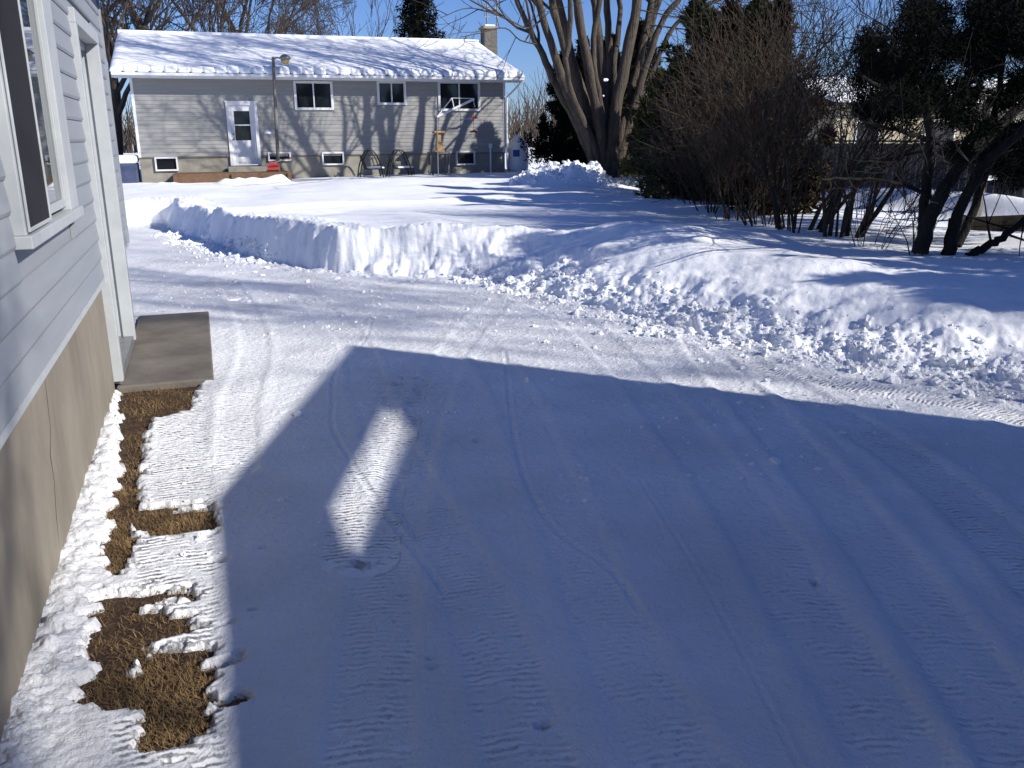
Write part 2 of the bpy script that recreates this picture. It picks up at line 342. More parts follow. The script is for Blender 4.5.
def sub(name,sel,m_):
    q=Q[sel]; u,inv=np.unique(q,return_inverse=True); me=npmesh(name,V[u],inv.reshape(-1,4),m_,True)
    for nme,arr in (('trk_s',S_),('trk_w',W_),('trk_c',C_)):
        if m_ is M['packed']: at=me.attributes.new(nme,'FLOAT','POINT'); at.data.foreach_set('value',arr[u].astype(np.float32))
    return link(name,me)
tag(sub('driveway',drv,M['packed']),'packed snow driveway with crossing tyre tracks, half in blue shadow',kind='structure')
tag(sub('snow_field',~drv,M['snow']),'deep untouched snow with a cut bank along the driveway',kind='structure')
mb=MB(); mb.add([(-.72,.3,-.032),(.9,.3,-.032),(.9,9,-.032),(-.72,9,-.032)],[(0,1,2,3)]); tag(mb.build('soil',M['soil']),'bare brown soil showing through the snow by the wall',kind='structure')
mb=MB(); mb.add([(.9,.3,-.036),(6,.3,-.036),(6,9,-.036),(.9,9,-.036)],[(0,1,2,3)]); tag(mb.build('soil',M['soil']),'dark ground under the packed snow',kind='structure')
# dead grass blades in the bare patches
n=60000; gx=rng.uniform(-.72,.15,n);gy=rng.uniform(1.8,7,n); s=soil_sd(gx,gy)
dens=.25+.75*(fbm(gx,gy,3,2,123)>-.02); k=(s<.012)&(rng.random(n)<dens)&((gy<4.6)|(rng.random(n)<.35)); gx,gy=gx[k],gy[k]; n=len(gx)
th=rng.normal(0,1.5,n)+np.where(rng.random(n)<.5,0,math.pi); ln=rng.uniform(.012,.06,n); wd=.0009
dx,dy=np.cos(th),np.sin(th); z0=np.full(n,-.03); z1=z0+rng.uniform(.001,.013,n)
P0=np.stack([gx,gy,z0],1);P1=P0+np.stack([dx*ln*.5,dy*ln*.5,z1-z0+.006],1);P2=P0+np.stack([dx*ln,dy*ln+rng.normal(0,.006,n),z1-z0-.002],1)
sd_=np.stack([-dy*wd,dx*wd,np.zeros(n)],1)
Vg=np.stack([P0-sd_,P0+sd_,P1+sd_,P1-sd_,P2],1).reshape(-1,3); b=np.arange(n)[:,None]*5
me=npmesh('dead_grass',Vg,[b+np.array([0,1,2,3]),b+np.array([3,2,4])],M['straw'])
tag(link('dead_grass',me),'matted dead grass showing through worn snow along the near house',"grass",kind='stuff')
# rubble of broken snow
def ico():
    t=(1+5**.5)/2;v=[(-1,t,0),(1,t,0),(-1,-t,0),(1,-t,0),(0,-1,t),(0,1,t),(0,-1,-t),(0,1,-t),(t,0,-1),(t,0,1),(-t,0,-1),(-t,0,1)]
    f=[(0,11,5),(0,5,1),(0,1,7),(0,7,10),(0,10,11),(1,5,9),(5,11,4),(11,10,2),(10,7,6),(7,1,8),(3,9,4),(3,4,2),(3,2,6),(3,6,8),(3,8,9),(4,9,5),(2,4,11),(6,2,10),(8,6,7),(9,8,1)]
    v=[np.array(p)/np.linalg.norm(p) for p in v];c={};nf=[]
    def mid(a,b):
        k=(min(a,b),max(a,b))
        if k not in c: p=v[a]+v[b];v.append(p/np.linalg.norm(p));c[k]=len(v)-1
        return c[k]
    for a,b,d in f:
        x,y,z=mid(a,b),mid(b,d),mid(d,a); nf+=[(a,x,z),(b,y,x),(d,z,y),(x,y,z)]
    return np.array(v),np.array(nf)
IV,IF=ico()
def chunks(name,pos,size,flat=.75):
    vs_=[];fs=[];k=0
    for p,s_ in zip(pos,size):
        d=1+rng.normal(0,.24,(len(IV),1)); sc=rng.uniform(.6,1.2,3)*[1,1,flat]; v=IV*d*sc
        a,b=rng.uniform(0,6.28),rng.normal(0,.4); ca,sa=math.cos(a),math.sin(a); v=v@np.array([[ca,-sa,0],[sa,ca,0],[0,0,1]]); cb,sb=math.cos(b),math.sin(b); v=v@np.array([[1,0,0],[0,cb,-sb],[0,sb,cb]])
        vs_.append(v*s_+p);fs.append(IF+k);k+=len(IV)
    return npmesh(name,np.concatenate(vs_),np.concatenate(fs),M['rubble'],False)
FW=np.array(catmull(FOOT[5:18],10)); cum=np.r_[0,np.cumsum(np.hypot(*np.diff(FW,axis=0).T))]
N=7000; t=rng.uniform(0,cum[-1],N); fx=np.interp(t,cum,FW[:,0]);fy=np.interp(t,cum,FW[:,1])
tx=np.interp(t+.05,cum,FW[:,0])-fx;ty=np.interp(t+.05,cum,FW[:,1])-fy; L_=np.hypot(tx,ty)+1e-6;tx/=L_;ty/=L_
off=np.where(fy<9.6,rng.normal(.08,.24,N)-rng.exponential(.12,N)*.5,-np.abs(rng.normal(0,.22,N))+.05)
keep=(rng.random(N)<np.where(fy<10.5,1,.0)+((fy>12.8)&(fy<17.5))*.9+.06)&((fbm(fx,fy,.8,2,200)+.25*rng.random(N))>-.12)
cx=fx+ -ty*(-off)*-1*-1; cy=fy+tx*(-off)*-1*-1
cx=fx-ty*(off) ; cy=fy+tx*(off)
cx,cy=cx[keep],cy[keep]; size=np.clip(.009*(rng.pareto(2.2,len(cx))+1),.009,.055)
cz=terrain(cx,cy)+size*.1
px=[];ps=[]
for a,b,r,hh in PILES:
    for q in range(160):
        x,y=a+rng.normal(0,r*.6),b+rng.normal(0,r*.6); s_=min(.03*(rng.pareto(2.2)+1),.14); px.append((x,y,Z(x,y)+s_*.2)); ps.append(s_)
pos=np.concatenate([np.stack([cx,cy,cz],1),np.array(px)]); sz=np.r_[size,ps]
tag(link('snow_rubble',chunks('snow_rubble',pos,sz)),'broken lumps of snow thrown along the foot of the bank','snow lumps',kind='stuff')
# crumbs on the lane
n=6000; cx=rng.uniform(-.6,6,n);cy=rng.uniform(3.5,17,n); k=inside(cx,cy,FOOT)&(fbm(cx,cy,1.1,3,411)+.35*rng.random(n)>.22)&~((cx<.05)&(cy>6.4)&(cy<9.4)); cx,cy=cx[k],cy[k]
sz=np.clip(.005*(rng.pareto(2.5,len(cx))+1),.005,.028); tag(link('snow_crumbs',chunks('snow_crumbs',np.stack([cx,cy,terrain(cx,cy)+sz*.15],1),sz)),'fine crumbs of snow scattered over the packed driveway','snow crumbs',kind='stuff')
# ------------------------------------------------------------------ siding helper
def lap_boards(mb,axis,c,sgn,u0,u1,z0,z1,lap,holes=(),proud=.014):
    """boards on the plane axis=c, outward sgn, split round the holes (u0,u1,z0,z1)"""
    n=int(math.ceil((z1-z0)/lap-1e-6))
    for i in range(n):
        a=z0+i*lap;b=min(a+lap,z1)
        cuts=sorted([(h[0],h[1]) for h in holes if h[2]<b-.001 and h[3]>a+.001]); u=u0;sp=[]
        for h0,h1 in cuts:
            if h0>u: sp.append((u,h0))
            u=max(u,h1)
        if u<u1: sp.append((u,u1))
        for s0,s1 in sp:
            ch_=.45*proud; prof=[(c-sgn*.01,a),(c+sgn*(proud-ch_),a),(c+sgn*proud,a+.015),(c+sgn*.002,b-.001),(c-sgn*.01,b-.001)]
            if axis=='x': mb.extrude(prof,'y',s0,s1)
            else: mb.extrude(prof,'x',s0,s1)
# ------------------------------------------------------------------ near house
hx=-.69
nh=thing('house',(-4,3,0),'near house wall at the left edge with pale blue grey clapboards over beige concrete','house')
mb=MB(); lap_boards(mb,'x',hx,1,-4.9,8.74,.79,3.16,.128,[(3.75,5.38,1.30,2.62),(6.50,7.97,0,2.5)]); mb.build('siding',M['near_siding'],nh)
mb=MB(); mb.box(-7.6,hx-.012,8.7,8.78,.79,3.2).box(-7.6,-7.5,-4.9,8.7,.79,3.2).box(-7.5,hx-.012,-4.9,-4.8,.79,3.2)
mb.box(hx-.1,hx-.012,-4.8,3.75,.79,3.2).box(hx-.1,hx-.012,5.38,6.5,.79,3.2).box(hx-.1,hx-.012,7.97,8.7,.79,3.2).box(hx-.1,hx-.012,3.75,5.38,.79,1.3).box(hx-.1,hx-.012,3.75,5.38,2.62,3.2).box(hx-.1,hx-.012,6.5,7.97,2.5,3.2)
mb.build('wall',M['near_siding'],nh)
mb=MB(); mb.box(-7.6,hx-.015,-4.9,6.5,-.4,.787).box(-7.6,hx-.015,7.97,8.76,-.4,.787).box(-7.6,hx-.35,6.5,7.97,-.4,.787); mb.build('foundation',M['concrete'],nh,bevel=.006)
mb=MB(); mb.box(hx-.03,hx+.024,8.74,8.80,.785,3.2); mb.build('corner_trim',M['near_siding'],nh)
mb=MB(); mb.box(hx-.02,hx+.017,-4.9,6.5,.765,.80).box(hx-.02,hx+.017,7.97,8.74,.765,.80); mb.build('drip_edge',M['white_trim'],nh)
# window: casing, reveal, sash, panes
wn=MB(); y0,y1,z0,z1=3.75,5.38,1.30,2.62; cs=.07; pr=.05
wn.box(hx-.05,hx+pr,y0,y0+cs,z0+.05,z1-cs).box(hx-.05,hx+pr,5.08,y1,z0+.05,z1-cs).box(hx-.05,hx+pr,y0,y1,z1-cs,z1).box(hx-.05,hx+pr+.02,y0-.01,y1+.01,z0,z0+.05)
wn.box(hx-.16,hx-.05,y0+.03,y0+cs,z0+.05,z1-cs).box(hx-.16,hx-.05,y1-cs,y1-.03,z0+.05,z1-cs).box(hx-.16,hx-.05,y0+.03,y1-.03,z0+.02,z0+.09).box(hx-.16,hx-.05,y0+cs,y1-cs,z1-cs-.02,z1-.03)
wo=wn.build('window',M['white_trim'],nh,bevel=.004)
def subp(name,mb,m_,par,bevel=0):           # child of a part
    o=mb.build(name,m_,None,bevel=bevel); o.parent=par; return o
sub_=MB(); a=y0+.03;b_=4.33;c_=y1-cs
sub_.box(hx+.052,hx+.062,b_-.02,b_,z0+.06,z1-.03).box(hx+.052,hx+.062,a,a+.012,z0+.06,z1-.03).box(hx+.052,hx+.062,a+.012,b_-.02,z0+.06,z0+.075)
sub_.box(hx+.012,hx+.03,b_,b_+.03,z0+.07,z1-cs).box(hx+.012,hx+.03,5.05,5.079,z0+.07,z1-cs).box(hx+.012,hx+.03,b_+.03,5.05,z0+.07,z0+.11)
subp('sash',sub_,M['white_trim'],wo,.003)
subp('insect_screen',MB().box(hx+.051,hx+.056,a+.012,b_-.02,z0+.075,z1-.03),M['screen'],wo)
subp('pane',MB().box(hx+.010,hx+.016,b_+.03,5.05,z0+.11,z1-cs-.02),M['mirror_glass'],wo)
crk=[]
for px_,py_ in ((44,372),(47,400),(50,425),(50,455),(54,481),(56,515),(60,554)):
    d_=ray(px_,py_); t_=(hx-.0155)/d_[0]; crk.append((hx-.0155,d_[1]*t_,H+d_[2]*t_))
MB().tube(crk,[.001,.002,.0015,.0025,.0015,.002,.0006],6).build('crack',M['darkwood'],nh)
# door
dn=MB(); y0,y1,z1=6.50,7.97,2.5
dn.box(hx-.05,hx+.045,y0,y0+.08,.06,z1-.09).box(hx-.05,hx+.045,y1-.08,y1,.06,z1-.09).box(hx-.05,hx+.045,y0,y1,z1-.09,z1)
dn.box(hx-.30,hx-.05,y0+.02,y0+.06,.06,z1-.1).box(hx-.30,hx-.05,y1-.06,y1-.02,.06,z1-.1).box(hx-.30,hx-.05,y0+.06,y1-.06,z1-.14,z1-.09)
do=dn.build('door',M['white_trim'],nh,bevel=.004)
dd=MB().box(hx-.20,hx-.15,y0+.06,y1-.06,.10,z1-.14)
for (a0,a1,b0,b1) in ((.12,.62,.25,.95),(.76,1.25,.25,.95),(.12,1.25,1.1,2.1)): dd.box(hx-.15,hx-.142,y0+a0,y0+a1,b0,b1)
subp('door_leaf',dd,M['white_trim'],do,.003)
subp('threshold',MB().box(hx-.30,hx+.03,y0+.06,y1-.06,.03,.098),M['metal'],do)
subp('handle',MB().tube([(hx-.142,y0+.17,1.05),(hx-.10,y0+.17,1.05),(hx-.095,y0+.27,1.05)],.011,8),M['blackmetal'],do)
mb=MB(); mb.extrude([(hx+.42,3.10),(hx+.42,3.16),(-4.15,4.55),(-7.98,3.16),(-7.98,3.10),(-4.15,4.48)],'y',-5.2,9.1); mb.build('roof',M['shingle'],nh)
mb=MB(); mb.extrude([(hx+.40,3.165),(hx+.36,3.36),(-4.15,4.8),(-7.9,3.36),(-7.96,3.165),(-4.15,4.555)],'y',-5.15,9.05); mb.build('roof_snow',M['snow'],nh,bevel=.05)
mb=MB(); mb.add([(hx-.012,8.78,3.2),(-7.6,8.78,3.2),(-4.15,8.78,4.45),(hx-.012,8.7,3.2),(-7.6,8.7,3.2),(-4.15,8.7,4.45)],[(0,1,2),(3,5,4),(0,3,4,1),(0,2,5,3),(1,4,5,2)]); mb.build('gable',M['near_siding'],nh)
# doorstep slab
ds=MB(); ds.box(-.70,-.045,6.53,9.26,-.08,.018); o=ds.build('doorstep',M['slab'],bevel=.012); tag(o,'flat brown concrete doorstep slab swept clear beside the white door','doorstep')
# ------------------------------------------------------------------ far house
Yw=28.3; XL,XR=-1.62,9.62; zS,zE=1.19,3.42; zg=.3
fh=thing('bungalow',(4,32,.5),'grey sided bungalow with snow covered roof across the yard','house')
def atw(px,py): p=AY(px,py,Yw); return p[0],p[2]
def rect(px0,py0,px1,py1):
    a=atw(px0,py0);b=atw(px1,py1);c=atw(px0,py1);d=atw(px1,py0); return (a[0]+c[0])/2,(b[0]+d[0])/2,(b[1]+c[1])/2,(a[1]+d[1])/2
door=rect(228,102,259,165.5)
wins=[rect(294,81,333,110),rect(377,81,406,105),rect(438,81,480,111)]
bws=[rect(155,157,178,171),rect(268,152,291,161),rect(322,152,344,165),rect(456,151,475,165)]
holes=[(door[0],door[1],door[2],door[3])]+[(a,b,c,min(d,zE-.04)) for a,b,c,d in wins]
mb=MB(); lap_boards(mb,'y',Yw,-1,XL+.07,XR-.07,zS,zE,.112,holes,.012); mb.build('siding',M['far_siding'],fh)
def wall_with_holes(mb,y0,y1,x0,x1,z0,z1,hs):
    xs=sorted({x0,x1,*[max(x0,min(x1,h[i])) for h in hs for i in (0,1)]}); zs=sorted({z0,z1,*[max(z0,min(z1,h[i])) for h in hs for i in (2,3)]})
    for i in range(len(xs)-1):
        for j in range(len(zs)-1):
            cx,cz=(xs[i]+xs[i+1])/2,(zs[j]+zs[j+1])/2
            if not any(h[0]<cx<h[1] and h[2]<cz<h[3] for h in hs): mb.box(xs[i],xs[i+1],y0,y1,zs[j],zs[j+1])
mb=MB(); wall_with_holes(mb,Yw+.012,Yw+.12,XL,XR,zS,3.6,holes); mb.box(XL,XL+.1,Yw+.12,Yw+8.5,zS,3.6).box(XR-.1,XR,Yw+.12,Yw+8.5,zS,3.6).box(XL+.1,XR-.1,Yw+8.4,Yw+8.5,zS,3.6); mb.build('wall',M['far_siding'],fh)
zb=zS-.004
mb=MB(); wall_with_holes(mb,Yw+.03,Yw+.25,XL+.02,XR-.02,-.2,zb,[(a,b,c,d+(.1 if d>1.1 else 0)) for a,b,c,d in bws]+[(door[0],door[1],door[2],2)]); mb.box(XL+.02,XL+.2,Yw+.25,Yw+8.45,-.2,zb).box(XR-.2,XR-.02,Yw+.25,Yw+8.45,-.2,zb); mb.build('foundation',M['far_concrete'],fh)
for x in (XL,XR-.075): MB().box(x,x+.075,Yw-.022,Yw+.011,zS-.01,zE).build('corner_trim',M['white_paint'],fh)
MB().box(XL,XR,Yw-.004,Yw+.028,zb-.03,zb).build('sill_flashing',M['greywood'],fh)
def window(r,nm='window',fr=.07,mull=True,dark='glass'):
    x0,x1,z0,z1=r; z1=min(z1,zE-.03); m_=MB()
    yf=Yw-.045; yb=Yw+.1
    m_.box(x0,x0+fr,yf,yb,z0,z1).box(x1-fr,x1,yf,yb,z0,z1).box(x0+fr,x1-fr,yf,yb,z0,z0+fr).box(x0+fr,x1-fr,yf,yb,z1-fr,z1)
    o=m_.build(nm,M['white_paint'],fh)
    subp('pane',MB().box(x0+fr,x1-fr,Yw+.02,Yw+.03,z0+fr,z1-fr),M['glass'],o)
    if mull: xm=(x0+x1)/2; subp('mullion',MB().box(xm-.018,xm+.018,Yw-.02,Yw+.018,z0+fr,z1-fr),M['white_paint'],o)
    return o
for k,r in enumerate(wins):
    o=window(r)
for r in bws: window(r,'basement_window',.045,False)
# curtains seen low in the first window
x0,x1,z0,z1=door; m_=MB(); fr=.09
m_.box(x0,x0+fr,Yw-.05,Yw+.12,z0,z1).box(x1-fr,x1,Yw-.05,Yw+.12,z0,z1).box(x0+fr,x1-fr,Yw-.05,Yw+.12,z1-fr,z1)
m_.box(x0-.03,x1+.03,Yw-.055,Yw,z1,z1+.03)
do=m_.build('door',M['white_paint'],fh); a,b=x0+fr,x1-fr; wz=(z1-z0); l0,l1=a+.12,b-.14
lf=MB(); zz=[z0+.03,z0+.40*wz,z0+.63*wz,z0+.65*wz,z0+.86*wz,z1-fr]
lf.box(a,b,Yw-.01,Yw+.03,zz[0],zz[1]).box(a,l0,Yw-.01,Yw+.03,zz[1],zz[5]).box(l1,b,Yw-.01,Yw+.03,zz[1],zz[5]).box(l0,l1,Yw-.01,Yw+.03,zz[2],zz[3]).box(l0,l1,Yw-.01,Yw+.03,zz[4],zz[5])
lf.box(a+.1,b-.1,Yw-.018,Yw-.01,z0+.1,z0+.33*wz)
subp('door_leaf',lf,M['white_paint'],do); subp('pane',MB().box(l0,l1,Yw+.012,Yw+.02,zz[1],zz[4]),M['glass'],do)
subp('handle',MB().tube([(a+.06,Yw-.012,z0+.42*wz),(a+.06,Yw-.06,z0+.42*wz)],.025,8),M['blackmetal'],do); subp('lock',MB().tube([(a+.06,Yw-.012,z0+.50*wz),(a+.06,Yw-.04,z0+.50*wz)],.02,8),M['blackmetal'],do)
# roof: deck, fascia, snow
run=4.25; ov=.5; rise=1.34; RX0,RX1=XL-.42,XR+.45; ey=Yw-ov; ry=Yw+run; ez=3.46
sl_=rise/(run+ov)
mb=MB(); mb.extrude([(ey,ez),(ey,ez+.05),(ry,ez+rise+.05),(ry+run+ov,ez+.05),(ry+run+ov,ez),(ry,ez+rise)],'x',RX0,RX1); rf=mb.build('roof',M['shingle'],fh)
MB().box(RX0,RX1,ey-.02,ey-.001,ez-.12,ez+.03).build('fascia',M['white_paint'],fh)
MB().box(RX0,RX1,ey-.12,ey-.021,ez-.06,ez+.02).build('gutter',M['white_paint'],fh,bevel=.015)
MB().box(RX0+.02,RX1-.02,ey,Yw-.02,ez-.10,ez-.075).build('soffit',M['white_paint'],fh)
mb=MB()
for x in (RX0,RX1-.03): MB().add([(x,ey,ez-.12),(x,ey,ez),(x,ry,ez+rise),(x,ry,ez+rise-.14),(x+.03,ey,ez-.12),(x+.03,ey,ez),(x+.03,ry,ez+rise),(x+.03,ry,ez+rise-.14)],[(0,1,2,3),(4,7,6,5),(0,4,5,1),(0,3,7,4),(3,2,6,7)]).build('verge_board',M['white_paint'],fh)
for x in (XL+.01,XR-.11):
    MB().add([(x,Yw+.02,3.6),(x,ry,ez+rise-.02),(x,Yw+8.48,3.6),(x+.1,Yw+.02,3.6),(x+.1,ry,ez+rise-.02),(x+.1,Yw+8.48,3.6)],[(0,1,2),(3,5,4),(0,3,4,1),(1,4,5,2)]).build('gable',M['far_siding'],fh)
# snow blanket on the roof: top surface grid + underside, scalloped lower edge
nx,ny=420,60; xs=np.linspace(RX0-.03,RX1+.03,nx); V2=[];
u=np.linspace(0,1,ny)
XX,UU=np.meshgrid(xs,u); notch=(.5+.5*np.cos(2*math.pi*(XX+.12*fbm(XX,XX*0,.6,2,311))/.352))**14*(.9+.5*fbm(XX,XX*0,1.1,2,301))
edge=ey-.10+.11*notch+.03*fbm(XX,XX*0+3,2,2,303)
YY=edge+(ry-edge)*UU
ex=np.minimum(XX-xs[0],xs[-1]-XX); er=np.clip(1-(1-np.clip(ex/.22,0,1))**2,0,1)**.5
el_=np.clip((YY-edge)/.20,0,1); ee=(1-(1-el_)**2)**.5
thick=.035+.13*ee*er*(1+.5*fbm(XX,YY,.5,3,305))+.012*fbm(XX,YY,2,2,307)*ee*er
base=ez+.052+sl_*(YY-ey)
top_=np.maximum(base+thick,base+.01)
Vt=np.stack([XX,YY,top_],-1).reshape(-1,3);Vb=np.stack([XX,YY,base-.0+.002],-1).reshape(-1,3)
ii=(np.arange(ny-1)[:,None]*nx+np.arange(nx-1)[None,:]).ravel()
qt=np.stack([ii,ii+1,ii+1+nx,ii+nx],1); nt_=len(Vt); qb=np.stack([ii,ii+nx,ii+1+nx,ii+1],1)+nt_
e1=np.arange(nx-1); qe=np.stack([e1,e1+nt_,e1+1+nt_,e1+1],1)
c1=np.arange(ny-1)*nx; ql=np.stack([c1,c1+nx,c1+nx+nt_,c1+nt_],1); c2=c1+nx-1; qr=np.stack([c2,c2+nt_,c2+nx+nt_,c2+nx],1)
me=npmesh('roof_snow',np.concatenate([Vt,Vb]),np.concatenate([qt,qb,qe,ql,qr]),M['snow'],True); link('roof_snow',me,fh)
mb=MB(); mb.extrude([(ry,ez+rise+.055),(ry,ez+rise+.28),(ry+.3,ez+rise+.2),(ry+run+ov,ez+.2),(ry+run+ov,ez+.055)],'x',RX0,RX1); mb.build('rear_roof_snow',M['snow'],fh)
cA=AY(482,27,ry+.2);cB=AY(494.5,50,ry+.2)
mb=MB(); cw=.42; cxx=(cA[0]+cB[0])/2; mb.box(cxx-.22,cxx+.22,ry-.05,ry+.45,ez+rise-.6,cA[2]-.08); ch=mb.build('chimney',M['brick'],fh)
subp('chimney_cap',MB().box(cxx-.28,cxx+.28,ry-.11,ry+.51,cA[2]-.08,cA[2]+.0),M['far_concrete'],ch,.01); subp('snow_cap',MB().box(cxx-.2,cxx+.2,ry-.04,ry+.44,cA[2]+.001,cA[2]+.07),M['snow'],ch,.03)
MB().tube([(XR+.38,ey-.05,ez-.08),(XR+.30,ey+.05,ez-.2),(XR+.03,Yw-.07,ez-.55),(XR+.03,Yw-.07,.7)],.035,8).build('downspout',M['white_paint'],fh)
p=atw(490,148); MB().tube([(p[0],Yw-.05,.4),(p[0],Yw-.05,p[1])],.03,8).box(p[0]-.05,p[0]+.05,Yw-.1,Yw-.02,p[1],p[1]+.14).build('vent_pipe',M['white_paint'],fh)
p=atw(273,150)
# deck by the door
dk=thing('deck',(0.9,27.4,.6),'low brown timber deck edge below the bungalow door, half buried','deck')
q0=AY(172,172,26.9);q1=AY(291,170,26.9)
MB().box(q0[0],q1[0],26.88,26.93,.38,.74).build('skirt_board',M['wood'],dk,bevel=.01)
mb=MB(); 
for k in range(9): mb.box(q0[0]+.05,q1[0]-.03,26.94+k*.15,26.94+k*.15+.14,.70,.74)
mb.build('boards',M['wood'],dk)
for k,(fx_) in enumerate((.02,.5,.98)): xx=q0[0]+fx_*(q1[0]-q0[0]); MB().box(xx-.05,xx+.05,26.82,26.875,.3,.72).build('post',M['wood'],dk)
MB().box(door[0]-.1,door[1]+.2,Yw-.5,Yw-.03,.5,door[2]-.02).build('step',M['far_concrete'],dk,bevel=.02)
# yard lamp on a pole
b=AY(277.5,163,27.6); t_=AY(273,57,27.6)
yl=thing('yard_lamp',(b[0],27.6,.5),'tall thin grey pole with an amber yard lamp, left of the first bungalow window','lamp post')
MB().tube([(b[0],27.6,.2),(b[0]*.55+t_[0]*.45,27.6,1.9),(t_[0],27.6,t_[2])],[.055,.05,.042],10).build('pole',M['greywood'],yl,smooth=True)
MB().tube([(t_[0],27.6,t_[2]-.06),(t_[0]+.1,27.55,t_[2]-.02),(t_[0]+.2,27.5,t_[2]-.04)],.025,8).build('arm',M['metal'],yl,smooth=True)
MB().lathe([(.03,.10),(.10,.07),(.17,0),(.17,-.03),(.1,-.04)],(t_[0]+.32,27.45,t_[2]-.03),16).build('lamp_shade',M['metal'],yl,smooth=True)
MB().lathe([(.12,-.04),(.13,-.1),(.09,-.16),(.02,-.18)],(t_[0]+.32,27.45,t_[2]-.03),16).build('lamp',M['amber'],yl,smooth=True)
p=AY(268,133,27.55); MB().box(p[0]-.12,b[0]-.04,27.5,27.62,p[2]-.05,p[2]-.02).build('bracket',M['metal'],yl)
MB().lathe([(.01,.1),(.07,.07),(.11,0),(.1,-.02)],(p[0],27.56,p[2]),10).build('snow_cap',M['snow'],yl,smooth=True)
p=AY(277,128,27.5); MB().box(p[0]-.03,p[0]+.09,27.5,27.56,p[2]-.05,p[2]+.09).build('junction_box',M['metal'],yl)
# red snow scoop by the pole
p=AY(274,160,27.0); p[0]-=.0; sh=thing('snow_shovel',(p[0],27,.55),'red plastic snow shovel lying by the foot of the lamp pole','shovel')
MB().add([(p[0]-.22,27.05,.80),(p[0]+.14,27.05,.80),(p[0]+.12,27.2,1.0),(p[0]-.12,27.2,1.03),(p[0]-.22,27.09,.78),(p[0]+.14,27.09,.78),(p[0]+.12,27.23,.98),(p[0]-.12,27.23,1.01)],[(0,1,2,3),(7,6,5,4),(0,4,5,1),(1,5,6,2),(2,6,7,3),(3,7,4,0)]).build('blade',M['red'],sh)
MB().tube([(p[0],27.21,1.0),(p[0]+.5,27.7,1.12)],.016,8).build('shaft',M['greywood'],sh)
MB().tube([(p[0]+.42,27.72,1.12),(p[0]+.58,27.68,1.12)],.018,8).build('grip',M['red'],sh)
# propane tank
tp=AY(517.5,160,28.7); tz=Z(tp[0],28.7); pt=thing('propane_tank',(tp[0],28.7,tz),'white upright propane tank with a blue sticker, beside the bungalow corner','gas tank')
MB().lathe([(.28,0),(.35,.05),(.37,.16),(.37,.74),(.35,.84),(.29,.94),(.20,1.0),(.11,1.03)],(tp[0],28.7,tz-.02),28).build('body',M['tankwhite'],pt,smooth=True)
MB().lathe([(.15,.98),(.15,1.08),(.13,1.13),(.07,1.17),(.01,1.18)],(tp[0],28.7,tz-.02),20).build('valve_cover',M['tankwhite'],pt,smooth=True)
mb=MB(); V3=[];
for i in range(9):
    a=math.pi*1.5-.75+i*.075
    for z in (.46,.68): V3.append((tp[0]+.374*math.cos(a),28.7+.374*math.sin(a),tz+z))
mb.add(V3,[(2*i,2*i+2,2*i+3,2*i+1) for i in range(8)]).build('sticker',M['blue'],pt)
MB().lathe([(.39,-.1),(.39,.0),(.30,.02)],(tp[0],28.7,tz-.02),20).build('base_ring',M['tankwhite'],pt,smooth=True)
# folded clothes dryer
def P_(px,py,Y): return AY(px,py,Y)
Yc=26.2; A0=P_(437,117,Yc);A1=P_(474,99,Yc); T0=P_(452,98,Yc);bx=A0[0]
cd=thing('clothes_dryer',(float(A0[0]),Yc,.5),'folded rotary clothes dryer, white arms raised in a triangle before the right window','clothes dryer')
MB().tube([(A0[0]-.02,Yc,.3),A0],.018,8).build('pole',M['metal'],cd)
MB().tube([A0,A1],.035,8).build('arm',M['white_paint'],cd)
MB().tube([A0,T0],.018,8).build('arm',M['white_paint'],cd)
MB().tube([T0,P_(473,98.5,Yc-.1)],.009,6).tube([T0,P_(454,108,Yc)],.014,6).tube([P_(473,99,Yc),P_(475,107,Yc)],.007,6).build('line',M['white_paint'],cd)
# wooden feeder on a stump table
p=P_(439,152,27.4); q=P_(439,131,27.4)
fd=thing('bird_feeder',(p[0],27.4,p[2]),'tall yellow wooden bird feeder standing on a dark side table','bird feeder')
hgt=q[2]-p[2]
MB().box(p[0]-.16,p[0]+.16,27.28,27.52,p[2]+.01,p[2]+.05).build('base',M['pine'],fd)
MB().box(p[0]-.09,p[0]+.09,27.33,27.47,p[2]+.05,p[2]+hgt*.45).box(p[0]-.07,p[0]+.07,27.34,27.46,p[2]+hgt*.45,p[2]+hgt-.06).build('body',M['pine'],fd,bevel=.01)
MB().box(p[0]-.17,p[0]+.17,27.26,27.54,p[2]+hgt-.06,p[2]+hgt).build('roof',M['pine'],fd,bevel=.015)
tb=thing('side_table',(p[0],27.4,.5),'dark wooden side table carrying the bird feeder','table')
MB().box(p[0]-.32,p[0]+.28,27.15,27.65,p[2]-.05,p[2]).build('tabletop',M['greywood'],tb)
for a in (-.29,.22):
    for b2 in (27.18,27.58): MB().box(p[0]+a,p[0]+a+.05,b2,b2+.05,.3,p[2]-.05).build('leg',M['greywood'],tb)
